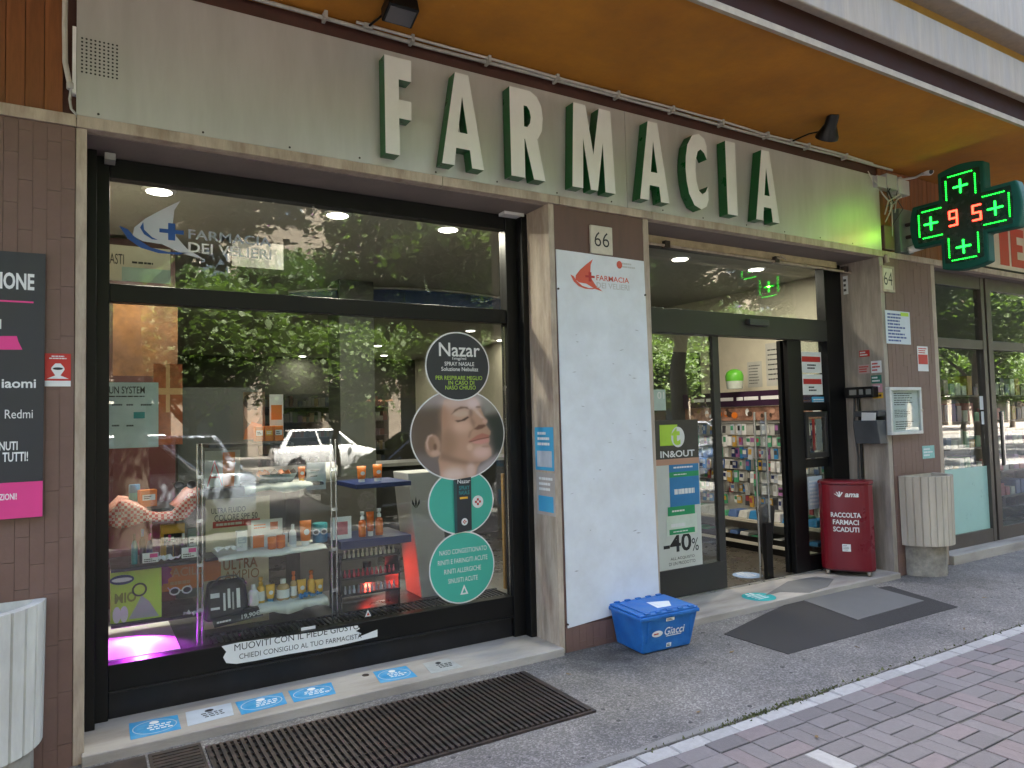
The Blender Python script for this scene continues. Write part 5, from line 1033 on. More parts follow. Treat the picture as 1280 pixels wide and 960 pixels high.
for k, x in enumerate((319, 331, 343)): box_p('cream_box', ('orange cream box first of three under the portrait card', 'orange cream box, middle of three, under the portrait card', 'orange cream box last of three by the white card')[k], x, 528, x+11, 547, on(z1), ORANGE, .05, SY, PAPER if k != 1 else YELLOW)
o, f2, r = card('pale card with red letter A and a pink tube picture', 256, 563, 300, 612, .72, M('card_pale', (.5, .52, .5), .5)); text('lettering', 'A', RED, f2, sub(r, .05, .25, .5, .9), .0004, o, -.02); flat('tube_print', M('poster_orange', (.72, .21, .03)), f2, [(r[0]+(r[2]-r[0])*a, r[1]+(r[3]-r[1])*b) for a, b in ((.5, .05), (.82, .05), (.86, .95), (.5, .95))], .0004, .0005, o)
t = thing('basket', 'shallow grey basket of orange packs on the white cloth', 'basket', (xs_(345, 600), SY, on(z2)))
bw = (xs_(372, 600)-xs_(318, 600))/2; MB().lathe([(bw*.75, 0), (bw, .055), (bw*.95, .05), (bw*.7, .012)], (xs_(345, 600), SY, on(z2)), 20, sy=.5).build('bowl', M('basket_grey', (.16, .2, .2), .6, var=.3, scale=40), t)
for k in range(6): c = (xs_(325+k*8, 590), SY-.02+.03*(k % 2), on(z2)+.055); box_o = MB().box(-.022, .022, -.015, .015, -.015, .02).build('orange_pack', (ORANGE, OR2, HAIR)[k % 3]); box_o.location = c; box_o.rotation_euler = (.4*k, .5, .7*k); T(box_o, 'small orange or brown pack lying in the grey basket', 'pack', 'packs in the basket')
bottle('small orange tube beside the grey basket', 377, 606, 588, 9, z2, ORANGE, YELLOW, 'tube')
o, f2, r = card('white card with grey sketch at the shelf end above the jars', 383, 578, 407, 612, .64, M('card_white_blue', (.5, .56, .62), .5)); bars('print_lines', DKGREY, f2, sub(r, .2, .2, .85, .8), 3, .0004, o, 7, .2)
o, f2, r = card('cream card reading ultra fluid above the crumpled cloth', 257, 622, 337, 692, .80, M('card_cream', (.72, .68, .55), .5)); text('lettering', 'ULTRA FLUIDO', INK, f2, rect(264, 634, 307, 641, .795), .0006, o, .01); text('lettering', 'COLORE SPF 50', INK, f2, rect(268, 642, 322, 650, .795), .0006, o, .01); slab('red_strip', RED, f2, rect(266, 650, 325, 658, .795), .0005, o, .0003); bars('strip_print', PAPER, f2, rect(270, 651, 322, 657, .795), 1, .001, o, 4)
box_p('white_box', 'plain white carton on the jar shelf', 296, 663, 309, 688, on(z3), PAPER, .05, SY, SLIGHT)
o, f2, r = card('white display card with orange jar picture on the jar shelf', 314, 649, 353, 687, .72, PAPER); slab('orange_print', ORANGE, f2, sub(r, .05, .5, .4, .95), .0005, o, .0003); slab('orange_print', OR2, f2, sub(r, .6, .1, .85, .35), .0005, o, .0003); bars('print_lines', ORANGE, f2, sub(r, .08, .12, .5, .3), 2, .0004, o, 6)
bottle('round orange jar first on the white riser', 340, 682, 667, 11, z3, ORANGE, ORANGE, 'jar', .62, OR2, name='jar'); bottle('round orange jar next to the slim white bottle', 351, 681, 665, 11, z3, ORANGE, OR2, 'jar', .62, OR2, name='jar'); bottle('slim white bottle between jar and orange tube', 366, 681, 653, 9, z3, PAPER, WHITE, 'bottle', .62, SLIGHT); bottle('large orange cream tube on the jar shelf', 382, 680, 649, 14, z3, ORANGE, PAPER, 'tube', .62); bottle('short pale tube beside the white display card', 357, 682, 664, 6, z3, PAPER, SLIGHT, 'tube', .64)
bottle('round blue pouch behind the toy sunglasses', 400, 678, 654, 18, z3, BLUEP, TEALP, 'jar', .68, BLUEP, name='pouch')
o, f2, r = card('large cream card reading ULTRA AMPIO behind the black bag', 247, 694, 336, 800, .80, M('card_cream', (.72, .68, .55))); text('lettering', 'ULTRA', M('brown_ink', (.3, .12, .04), .5), f2, rect(279, 698, 322, 711, .795), .0006, o, .02); text('lettering', 'AMPIO', M('brown_ink', (.3, .12, .04)), f2, rect(280, 712, 324, 724, .795), .0006, o, -.005); slab('orange_block', M('poster_orange', (.72, .21, .03)), f2, rect(247, 700, 276, 726, .795), .0005, o, .0003)
# black wash bag with printed front
a, v0, b, v1 = rect(257, 727, 313, 775, .58); t = thing('wash_bag', 'black fabric bag with white product print on the low shelf', 'bag', ((a+b)/2, .62, v0))
MB().hexa([(a, .58, v0), (b, .58, v0), (b+.01, .70, v0), (a-.01, .70, v0)], [(a+.02, .62, v1), (b-.02, .62, v1), (b-.02, .68, v1), (a+.02, .68, v1)]).build('body', INK, t, .02)
fU = X_; fV = (Vector((0, .04, v1-v0))).normalized(); fbag = (Vector((a, .58, v0)), fU, fV, fU.cross(fV)); wb, hb_ = b-a, v1-v0
for k, (x, y, w_, h_) in enumerate(((.12, .6, .2, .12), (.4, .25, .05, .45), (.5, .3, .06, .5), (.6, .25, .04, .45), (.7, .28, .08, .5), (.12, .3, .2, .06))): slab('print', PAPER if k != 3 else GREYP, fbag, (wb*x, hb_*y, wb*(x+w_), hb_*(y+h_)), .0008, t, .001)
MB().tube([(a+.02, .6, v1-.03), (a+.08, .59, v1+.03), (b-.08, .59, v1+.03), (b-.02, .6, v1-.03)], .006, 6).build('strap', DKGREY, t)
P = [PY(x, y, .52) for x, y in ((265, 775), (326, 760), (329, 769), (268, 785))]; o = T(flat('price_band', INK, FF(.52), [(p.x, p.z) for p in P], 0, .004), 'black price band reading 19,90 below the wash bag', 'price tag')
a, b = PY(302, 775, .515), PY(325, 769, .515); text('lettering', '19,90€', PAPER, (a, (b-a).normalized(), Z_, -Y_), (0, 0, (b-a).length, .032), 0, o, .02); a, b = PY(271, 781, .515), PY(298, 775, .515); bars('print_lines', PAPER, (a, (b-a).normalized(), Z_, -Y_), (0, 0, (b-a).length, .02), 1, 0, o, 3)
bottle('round white flask beside the black wash bag', 317, 760, 734, 13, z4, WHITE, WHITE, 'bottle', .6, WHITE)
for k, (x, yt, w_, m, c, kd, lb, la) in enumerate(((326, 716, 10, YELLOW, YELLOW, 'spray', 'yellow sun spray beside the white flask', PAPER), (338, 725, 11, YELLOW, BLUEP, 'tube', 'yellow tube with blue cap beside the clear flask', PAPER), (354, 718, 16, BG, PAPER, 'bottle', 'wide amber flask with white cap among sun sprays', PAPER), (367, 709, 8, BG, ORANGE, 'spray', 'amber spray bottle with orange nozzle', PAPER), (377, 719, 11, YELLOW, BLUEP, 'tube', 'yellow tube with blue cap between two sprays', PAPER), (389, 708, 9, YELLOW, ORANGE, 'spray', 'tall orange sun spray near the shelf end', YELLOW), (399, 719, 10, YELLOW, BLUEP, 'tube', 'yellow tube with blue cap at the shelf end', PAPER))): bottle(lb, x, 748-(x-326)*.14, yt, w_, z4, m, c, kd, .64, la)
crumple('crumpled bright blue cloth before the sun sprays', 386, 746, .56, .12, .03, BLUEP, 4)
# third column
o, f2, r = card('white framed picture card with red print beside the orange sprays', 413, 646, 439, 674, .56, PAPER); slab('red_print', M('print_rose', (.5, .14, .17), .5, var=.3, scale=40), f2, sub(r, .25, .22, .82, .8), .0005, o, .0003)
for k, (x, yt, lb) in enumerate(((453, 636, 'orange spray bottle with white nozzle by the picture card'), (463, 637, 'orange tube between two spray bottles on the navy shelf'), (474, 634, 'orange spray bottle with white nozzle at the navy shelf end'))): bottle(lb, x, 667, yt, 9, z5, OR2, PAPER, 'spray' if k != 1 else 'tube', .66, ORANGE)
bottle('orange tube on the upper navy shelf by the picture card', 452, 602, 582, 11, z6, ORANGE, PAPER, 'tube', .66); bottle('orange tube on the upper navy shelf beside the decal', 472, 601, 580, 11, z6, ORANGE, PAPER, 'tube', .66)
rk = thing('polish_rack', 'black stepped rack of nail polish bottles under the navy shelf', 'rack', (xs_(460, 740, .7), .7, .316))
x0, x1 = xs_(424, 720, .7), xs_(490, 720, .7)
for k, y in enumerate((694, 718, 738)):
    z = PY(455, y, .66).z; bx('tier', SHB, x0-.02, x1+.02, .60, .86, z-.012, z, rk)
    for i in range(12): px = x0+(i+.5)*(x1-x0)/12; o = T(MB().lathe([(.011, 0), (.011, .022), (.006, .027), (.006, .048)], (0, 0, 0), 8).build('polish_bottle', (M('polish_pale', (.5, .46, .4), .3), M('polish_red', (.4, .03, .05), .25), M('polish_mixed', (.3, .3, .36), .3, rnd=.5))[k]), ('pale nail polish bottle on the top tier of the rack', 'red nail polish bottle on the middle tier of the rack', 'grey nail polish bottle on the lowest tier of the rack')[k], 'nail polish', ('pale polishes', 'red polishes', 'grey polishes')[k]); o.location = (px, .63, z+.0005)
for x in (x0-.02, x1+.01): bx('side', SHB, x, x+.01, .61, .86, .316, PY(455, 690, .66).z, rk)
# grey leaf column
a, v0, b, v1 = rect(511, 590, 552, 765, .72)
t = thing('leaf_column', 'pale grey tapered display column with dark leaf emblem', 'display column', ((a+b)/2, .8, .316))
MB().hexa([(a+.09, .72, .316), (b+.05, .72, .316), (b+.05, 1.0, .316), (a+.09, 1.0, .316)], [(a, .72, v1), (b, .72, v1), (b, 1.0, v1), (a, 1.0, v1)]).build('body', M('column_grey', (.5, .5, .5), .4, var=.04), t, .006)
c = PY(520, 630, .718); 
for s in (-.022, 0, .022): flat('leaf', INK, FF(.7195), [(c.x+s*.2, c.z-.03), (c.x+s+.009, c.z+.005), (c.x+s*1.2, c.z+.05-abs(s)*.8), (c.x+s-.009, c.z+.005)], 0, .001, t)
bx('tan_board', M('tan_wood', (.3, .18, .06), .6, var=.2), xs_(631, 700, .6), xs_(637, 700, .6), .6, .63, .316, 1.15) and None
T(bpy.data.objects['tan_board'], 'narrow tan wooden upright at the right end of the display', 'board')
# left posters in the window
o, f2, r = card('pale product chart headed SUN SYSTEM at the window edge', 120, 478, 198, 560, .62, M('chart_pale', (.58, .68, .68), .5), 'product_chart', cat='poster'); text('lettering', 'SUN SYSTEM', INK, f2, rect(132, 483, 181, 492, .615), .0004, o, .01); bars('print_lines', INK, f2, rect(136, 494, 182, 497, .615), 1, .0004, o, 2); slab('green_block', TEALP, f2, rect(167, 515, 181, 523, .615), .0005, o, .0003)
for k in range(5): bars('print_lines', DKGREY, f2, rect(140+(k % 3)*18, 504+(k//3)*26, 154+(k % 3)*18, 508+(k//3)*26, .615), 1, .0004, o, k)
o, f2, r = card('tall orange patterned gift poster beside the product chart', 192, 455, 228, 556, .85, M('poster_orange_red', (.4, .1, .035), .5, var=.35, scale=14), cat='poster'); slab('ribbon', M('pale_orange', (.7, .4, .2)), f2, sub(r, .42, 0, .56, .6), .0005, o, .0003); slab('ribbon', M('pale_orange', (.7, .4, .2)), f2, sub(r, 0, .3, 1, .38), .0005, o, .001)
o, f2, r = card('large brown poster with a face hanging above the product chart', 141, 372, 222, 470, 1.1, M('poster_brown', (.2, .1, .055), .5, var=.6, scale=3.5, tint=(.3, .14, .05), tfac=.9, tscale=5), cat='poster')
o, f2, r = card('pale hanging banner with green print behind the transom glass', 118, 308, 213, 352, .9, M('banner_pale', (.5, .48, .36), .6), cat='banner'); slab('green_band', M('band_green', (.3, .42, .36), .5), f2, sub(r, .35, .6, 1, 1), .0005, o, .0003); text('lettering', 'ASTI', INK, f2, rect(137, 317, 155, 330, .895), .0006, o, 0); bars('print_lines', INK, f2, rect(165, 327, 208, 332, .895), 1, .0006, o, 1)
o, f2, r = card('grey hanging sign board behind the transom lettering', 290, 303, 354, 335, 1.3, M('sign_grey', (.09, .09, .085), .6), cat='sign')
# coloured lamps of the display
def lamp(label, loc, rgb, pw, aim):
    t = thing('display_lamp', label, 'lamp', loc); MB().lathe([(.02, .012), (.03, .03), (.03, .07)], loc, 12).build('housing', BLACK, t)
    l = bpy.data.lights.new('display_lamp_light', 'SPOT'); l.energy = pw; l.color = rgb; l.spot_size = rad(150); l.spot_blend = .5; l.shadow_soft_size = .02
    lo = bpy.data.objects.new('display_lamp_light', l); col.objects.link(lo); lo.location = loc; lo.rotation_euler = (Vector(loc)-Vector(aim)).to_track_quat('Z', 'Y').to_euler(); adopt(lo, t)
lamp('small black lamp throwing magenta light on the display floor', (.30, .80, .455), (.75, .05, 1.0), 9.0, (.22, .66, .3))
lamp('small black lamp throwing red light beside the grey leaf column', (1.72, .95, .50), (1.0, .05, .03), .6, (1.98, .66, .36))

# ================================================================== SHOP INTERIOR
DL = emission('downlight_glow', (1.0, .93, .78), 1.6)
spots = []
for px, py in ((199, 238), (422, 268), (560, 286), (850, 323), (945, 336), (440, 394), (460, 415), (472, 432), (480, 444), (588, 413), (626, 425), (378, 445)):
    p = PZ(px, py, 3.028)
    if 0.5 < p.y < 12 and p.x < 6.8: spots.append((p.x, p.y))
for k, (x, y) in enumerate(spots):
    zone = 'above the window display' if x < 3 and y < 1.5 else ('just inside the entrance' if y < 1.5 else 'deep inside the shop'); t = thing('downlight', 'round recessed downlight glowing warm white '+zone, 'downlight', (x, y, 3.03), 'downlights '+zone)
    MB().lathe([(.075, 3.018), (.095, 3.022), (.1, 3.0295)], (x, y, 0), 24).build('trim_ring', WHITE, t); MB().lathe([(.072, 3.0150), (.074, 3.0178)], (x, y, 0), 24).build('diffuser', DL, t)
    l = bpy.data.lights.new('downlight_lamp', 'AREA'); l.shape = 'DISK'; l.size = .14; l.energy = (3.0 if x < 3 else 1.9) if y < 1.5 else 0.8; l.color = (1, .9, .72); lo = bpy.data.objects.new('downlight_lamp', l); col.objects.link(lo); lo.location = (x, y, 3.012); adopt(lo, t)
# back counter with curved coloured canopy
t = thing('counter', 'dark sales counter at the back of the pharmacy', 'counter', (3, 4.6, .045))
bx('front', DARKWALL, .9, 5.2, 4.5, 4.6, .046, 1.0, t); bx('top', GREYP, .85, 5.25, 4.4, 5.1, 1.0, 1.04, t)
cn_ = thing('counter_canopy', 'curved navy and maroon canopy panels hanging above the counter', 'canopy', (2.8, 3.2, 2.4))
for k, (x0, x1, m, zt) in enumerate(((1.75, 3.0, M('canopy_navy', (.015, .03, .1), .4), 2.93), (3.0, 4.4, M('canopy_blue', (.012, .04, .13), .4), 2.97), (4.4, 5.6, MAROON, 2.92))):
    n_ = 12; xm = 3.4
    def top(x): return 2.99-.05*(x-xm)**2
    pts = [(x0+.004, 2.72), (x1-.004, 2.72)]+[(x1-.004-(x1-x0-.008)*i/n_, top(x1-(x1-x0)*i/n_)) for i in range(n_+1)]
    flat('canopy_panel', m, FF(3.3), pts, 0, .04, cn_); MB().tube([(x1-(x1-x0)*i/n_, 3.25, top(x1-(x1-x0)*i/n_)+.01) for i in range(n_+1)], .012, 6).build('edge_tube', GREYP, cn_)
PM = [M('pack_%d' % i, c, .45, var=.15, scale=20) for i, c in enumerate(((.55, .56, .55), (.5, .5, .46), (.08, .15, .35), (.35, .06, .08), (.06, .3, .16), (.5, .3, .06), (.3, .12, .3), (.6, .6, .6)))]
def rack_back(label, x0, x1, y, seed):
    t = thing('product_shelving', label, 'shelving', (x0, y, .045)); q = random.Random(seed)
    bx('back_board', DARKWALL, x0, x1, y+.28, y+.3, .046, 2.2, t)
    for k in range(6):
        z = .25+k*.33; bx('shelf_board', DKGREY, x0, x1, y, y+.28, z, z+.02, t); mb = MB(); x = x0+.03
        while x < x1-.1: w_ = q.uniform(.05, .12); mb.box(x, x+w_*.92, y+.04, y+.2, z+.021, z+.021+q.uniform(.1, .24), q.randrange(8)); x += w_
        o = mb.build('packs', [M('shaded_pack_%d' % i, tuple(.28*v for v in c), .5) for i, c in enumerate(((.55, .56, .55), (.5, .5, .46), (.2, .25, .35), (.35, .16, .15), (.2, .3, .2), (.5, .4, .2), (.3, .22, .3), (.6, .6, .6)))], t); o['kind'] = 'stuff'  # shade of the deep shop put into the colours by scaling them down
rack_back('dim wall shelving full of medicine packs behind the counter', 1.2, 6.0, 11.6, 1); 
# grey-green furniture seen between the display cards
T(bx('tall_cabinet', M('cab_green', (.035, .042, .04), .5), .72, 1.4, 3.0, 3.5, .046, 1.9), 'dark grey-green tall cabinet deep inside the shop', 'cabinet'); T(bx('low_cabinet', M('cab_grey', (.06, .06, .055), .5), 1.55, 2.2, 2.1, 2.6, .046, 1.05), 'low grey cabinet behind the window display', 'cabinet')
T(bx('dark_backing_box', DARKWALL, 6.25, 6.89, 2.75, 5.6, .046, 2.35), 'added dark box darkening the side wall behind the goods stand', 'cabinet')  # added box, keeps the wall seen through the fixed leaf dark
T(MB().lathe([(.05, 0), (.08, .04), (.085, .12), (.05, .16)], (1.85, 2.3, 1.05), 14).build('white_jar', WHITE), 'round white jar on the low grey cabinet', 'jar')
# right-hand wall: pegboard of hanging goods seen through the open door
GX = 6.62; GR = FR(GX)
CN = {'pack_0': 'off-white', 'pack_1': 'cream', 'pack_2': 'dark blue', 'pack_3': 'dark red', 'pack_4': 'green', 'pack_5': 'ochre', 'pack_6': 'purple', 'pack_7': 'light grey', 'blue_pack': 'mid blue', 'white_paper': 'white', 'dark_grey_plastic': 'charcoal', 'pale_blue_sticker': 'pale blue', 'navy_shelf': 'navy', 'grey_plastic': 'mid grey', 'pink_print': 'pink', 'teal_pack': 'teal'}
def cname(m): return CN.get(m.name, 'plain')
t = thing('goods_stand', 'white pegboard stand of hanging pharmacy goods inside the entrance', 'stand', (GX, 1.7, .045))
y0, y1 = -prect(897, 600, 1000, 610, GX)[0], -prect(897, 600, 1000, 610, GX)[2]; ya, yb = .62, y0+.5
zt = PX(940, 508, GX).z; zh = PX(940, 489, GX).z
bx('back_board', M('peg_white', (.5, .5, .48), .6), GX, GX+.04, ya, yb, .046, zt, t)
hd = bx('header', M('header_purple', (.03, .008, .032), .5, var=.2), GX-.06, GX+.02, ya, yb, zt+.003, zh, t); bars('header_print', PAPER, FR(GX-.0602), sub((-yb, zt, -ya, zh), .1, .25, .95, .7), 1, .0006, hd, 9)
pb = bx('picture_strip', M('strip_pics', (.32, .17, .12), .5, var=.7, scale=9), GX-.03, GX-.001, ya, yb, zt-.16, zt-.002, t); q = random.Random(2)
for k in range(22): yy = q.uniform(ya+.06, yb-.06); flat('portrait', q.choice((SKIN, HAIR, PAPER, ORANGE, HAIR, SK2)), FR(GX-.0302), ell(-yy, zt-.08+q.uniform(-.04, .03), q.uniform(.015, .05), q.uniform(.02, .045), 9), .0007*k, .0006, pb)
for k in range(7):
    z = zt-.26-k*.135; bx('peg_rail', CHROME, GX-.012, GX-.001, ya, yb, z+.06, z+.066, t)
    n_ = 27
    for i in range(n_):
        yy = ya+.04+(yb-ya-.08)*(i+.5)/n_; w_, h_ = q.uniform(.018, .032), q.uniform(.08, .14); d = q.uniform(.02, .15)
        m = q.choice(PM+[BLUEP, PAPER, PAPER, PAPER, DKGREY, DKGREY, SLIGHT, NAVY, GREYP])
        o = MB().box(0, .02, -w_, w_, -h_/2, h_/2).build('hanging_pack', m); o.location = (GX-d-.03, yy, z); o.rotation_euler = (q.uniform(-.05, .05), q.uniform(-.08, .08), q.uniform(-.2, .2)); lb_ = 'small %s pack hanging on the %s peg rail of the stand' % (cname(m), ('top', 'second', 'third', 'fourth', 'fifth', 'sixth', 'lowest')[k]); T(o, lb_, 'pack', 'packs: '+lb_)
        f_ = (Vector((0, 0, 0)), -Y_, Z_, -X_); c_ = MB().prism(f_, [(-w_*.8, -h_*.1), (w_*.8, -h_*.1), (w_*.8, h_*.34), (-w_*.8, h_*.34)], .0004, .0012).build('pack_front', q.choice(PM+[PAPER, PAPER, DKGREY, GREYP, SLIGHT, NAVY, INK])); c_.parent = o
zlow = zt-.26-6*.135-.12
for k in range(3):
    z = zlow-.05-k*.24; bx('shelf_board', M('shelf_cream', (.55, .52, .45), .5), GX-.36, GX, ya, yb, z-.03, z, t)
    for i in range(14):
        yy = ya+.05+(yb-ya-.1)*(i+.5)/14; w_ = (yb-ya)/14*.42
        if k == 2: m = (PINK, PM[0], TEALP, PM[7])[i % 4 if i < 9 else 1]; h_ = .08+.03*(i % 3)
        else: m = q.choice((PM[4], PM[2], PM[0], BLUEP)); h_ = q.uniform(.05, .1)
        o = T(MB().hexa([(GX-.33, yy-w_, z+.001), (GX-.1, yy-w_, z+.001), (GX-.1, yy+w_, z+.001), (GX-.33, yy+w_, z+.001)], [(GX-.31, yy-w_*.8, z+h_), (GX-.12, yy-w_*.8, z+h_), (GX-.12, yy+w_*.8, z+h_), (GX-.31, yy+w_*.8, z+h_)]).build('soft_pack', m, None, .01), '%s soft pack on the %s board below the peg rails' % (cname(m), ('upper', 'middle', 'lowest')[k]), 'pack', '%s packs on the %s board' % (cname(m), ('upper', 'middle', 'lowest')[k]))
bx('plinth', BLACK, GX-.34, GX, ya, yb, .046, .2, t)
c = PX(918, 470, GX-.1); o = thing('green_lamp', 'green dome with clear base standing on the goods stand', 'ornament', c); MB().lathe([(.1, -.03), (.105, .03), (.085, .08), (.04, .105), (.01, .11)], (c.x, c.y, c.z-.03), 18).build('dome', M('dome_green', (.1, .4, .03), .4), o); MB().lathe([(.09, -.12), (.1, -.031)], (c.x, c.y, c.z-.03), 18).build('base', M('clear_base', (.5, .55, .5), .2), o)
for a, lb in (((934, 452, 952, 484), 'white paper sheet on the wall above the goods stand'), ((957, 428, 983, 482), 'grey printed paper on the wall above the goods stand')):
    r = prect(*a, 6.89); o = T(slab('wall_sheet', M('sheet_grey', (.5, .5, .46), .6), FR(6.899), r, .002), lb, 'paper'); bars('print_lines', DKGREY, FR(6.896), sub(r, .1, .1, .9, .9), 7, .0, o, 2, .25)
# anti-theft gate
gt = thing('security_gate', 'chrome anti-theft gate posts with clear panel just inside the door', 'security gate', (5.75, .95, .045))
p0, p1 = PX(951, 720, 5.75), PX(965, 720, 5.75)
for p, xx in ((951, 5.72), (965, 5.76)):
    b = PZ(p, 722, .05); MB().tube([(b.x, b.y, .046), (b.x, b.y, PY(p, 515, b.y).z)], .011, 10).build('post', M('gate_steel', (.36, .36, .35), .35, metal=.8), gt)
b0, b1 = PZ(951, 722, .05), PZ(965, 722, .05); bx('clear_panel', glass('gate_glass', (.85, .88, .88), 1.5), min(b0.x, b1.x), max(b0.x, b1.x), min(b0.y, b1.y)-.004, min(b0.y, b1.y)+.004, .6, 1.5, gt); bx('black_base', BLACK, min(b0.x, b1.x), max(b0.x, b1.x), min(b0.y, b1.y)-.02, min(b0.y, b1.y)+.02, .046, .55, gt)
# folded black umbrella stand / bag leaning by the leaf
A = [PZ(996, 716, .05)]; b = A[0]
b = Vector((5.50, .64, .05)); t = thing('black_bag', 'tall black bag leaning inside the open door leaf', 'bag', (b.x, b.y, .045)); MB().lathe([(.03, .0), (.05, .15), (.085, .4), (.11, .62), (.03, .65)], (b.x, b.y, .046), 12, sy=.6).build('body', INK, t)
# next shop interior
q = random.Random(4)
for k in range(5):
    x = 8.3+k*1.3; t = thing('clothes_rack', ('tall dark display rack close to the neighbour shop mullion', 'tall dark display rack second inside the neighbour shop', 'tall dark display rack third inside the neighbour shop', 'tall dark display rack fourth inside the neighbour shop', 'tall dark display rack fifth inside the neighbour shop')[k], 'rack', (x, 1.2, .06))
    bx('back', DARKWALL, x, x+.9, 1.5, 1.55, .061, 1.9, t)
    for i in range(5):
        bx('tier', SHB, x, x+.9, 1.1, 1.5, .3+i*.35, .32+i*.35, t)
        for j in range(6): bx('goods', q.choice(PM+[DKGREY, NAVY]), x+.02+j*.147, x+.13+j*.147, 1.15, 1.4, .321+i*.35, .321+i*.35+q.uniform(.1, .26), t)
for k, (a, lb) in enumerate((((1232, 495, 1239, 512), 'upper pale sticker on the neighbour shop glass by the mullion'), ((1234, 514, 1240, 530), 'lower pale sticker on the neighbour shop glass by the mullion'))): r = rect(*a, .154); r = (r[0]-.12, r[1], r[2]-.12, r[3]); T(slab('glass_sticker', PAPER, FF(.1558), r, .001), lb, 'sticker')

# ================================================================== STREET BEHIND THE CAMERA (seen mirrored in the glass)
def leaf_mesh(name, seed, n_cl, per, rx, rz, leafs, hole=0.35):
    q = random.Random(seed); mb = MB(); v = mb.v; f = mb.f
    for c in range(n_cl):
        while True:
            x, y, z = q.uniform(-1, 1), q.uniform(-1, 1), q.uniform(-1, 1); d = x*x+y*y+z*z
            if hole < d < 1: break
        cx, cy, cz = x*rx, y*rx, z*rz; cr = q.uniform(.35, .75)
        for i in range(per):
            a, b = q.uniform(0, 6.283), q.gauss(0, .6); s = leafs*q.uniform(.6, 1.3); px, py, pz = cx+q.gauss(0, cr*.5), cy+q.gauss(0, cr*.5), cz+q.gauss(0, cr*.32)
            ux_, uy_, uz_ = math.cos(a)*s, math.sin(a)*s, b*s*.5; vx, vy, vz = -math.sin(a)*s*.55, math.cos(a)*s*.55, q.gauss(0, .5)*s
            o_ = len(v); v += [(px-ux_, py-uy_, pz-uz_), (px+vx, py+vy, pz+vz), (px+ux_, py+uy_, pz+uz_), (px-vx, py-vy, pz-vz)]; f.append((o_, o_+1, o_+2, o_+3))
    mb.mi = [0]*len(f); mb.sm = [False]*len(f)
    return mb
def leaf_mat(name, c):
    m = M(name, c, .6, var=.35, scale=1.2, rvar=0); n = m.node_tree.nodes; L = m.node_tree.links; b = n['Principled BSDF']; out_ = n['Material Output']
    tr = n.new('ShaderNodeBsdfTranslucent'); tr.inputs[0].default_value = (c[0]*1.6, c[1]*1.9, c[2]*.8, 1); mx = n.new('ShaderNodeMixShader'); mx.inputs[0].default_value = .35; L.new(b.outputs[0], mx.inputs[1]); L.new(tr.outputs[0], mx.inputs[2]); L.new(mx.outputs[0], out_.inputs[0]); return m
LF = [leaf_mat('leaf_green', (.075, .115, .028)), leaf_mat('leaf_dark', (.05, .09, .02))]
crowns = [leaf_mesh('crown', 1, 200, 150, 2.5, 1.9, .075).mesh('crown', LF[0]), leaf_mesh('crown', 2, 230, 150, 2.9, 2.2, .08).mesh('crown', LF[1]), None, leaf_mesh('crown', 4, 130, 120, 1.9, 1.35, .08, .1).mesh('crown', LF[0])]
BARK = M('bark', (.12, .095, .07), .9, var=.3, scale=6, bump=.6, bscale=14)
def trunk_mesh(seed, h, r_):
    q = random.Random(seed); mb = MB(); mb.tube([(0, 0, -.16), (.03, .02, h*.3), (q.uniform(-.1, .1), q.uniform(-.1, .1), h*.65), (q.uniform(-.15, .15), 0, h)], [r_*1.25, r_, r_*.85, r_*.6], 10)
    for i in range(6):
        a = i*1.05+q.uniform(-.3, .3); z = h*q.uniform(.7, .98); L_ = q.uniform(1.2, 2.0); mb.tube([(0, 0, z), (math.cos(a)*L_*.4, math.sin(a)*L_*.4, z+L_*.45), (math.cos(a)*L_*.9, math.sin(a)*L_*.9, z+L_*.9)], [r_*.5, r_*.32, r_*.1], 7)
    return mb.mesh('trunk', BARK)
trunks = [trunk_mesh(1, 3.4, .16), trunk_mesh(2, 3.9, .2), trunk_mesh(3, 1.6, .08), trunk_mesh(4, 1.9, .1)]
TL = [(-4.5, -6.7, 0, 'street tree opposite the charcoal poster wall'), (0.6, -6.9, 1, 'street tree facing the display window'), (5.9, -6.6, 0, 'street tree facing the pharmacy entrance'), (11.4, -6.8, 1, 'street tree facing the neighbour shop'), (17.5, -6.6, 0, 'street tree far along the near kerb'), (-9.5, -6.8, 1, 'street tree at the far end of the near kerb')]
for i in range(14): TL.append((-8+i*5.2, -22.3-.3*(i % 2), (1, 0, 1)[i % 3], 'mature tree on the far pavement'))
for i in range(15): TL.append((-5.2+i*3.7, -14.4+.3*(i % 3), 3, 'low young tree in the island between the parked cars'))
for i in range(5): TL.append((23+i*6.5, -7.0, i % 2, 'street tree far down the near kerb'))
for k, (x, y, v, lb) in enumerate(TL):
    t = thing('street_tree', lb, 'tree', (x, y, 0), 'street trees'); o = bpy.data.objects.new('trunk', trunks[v]); col.objects.link(o); o.parent = t
    o = bpy.data.objects.new('crown', crowns[v]); col.objects.link(o); o.parent = t; o.location = (0, 0, (5.3, 6.0, 2.6, 3.3)[v]); t.rotation_euler = (0, 0, k*1.3); t.scale = (1+.1*math.sin(k*2.1),)*3
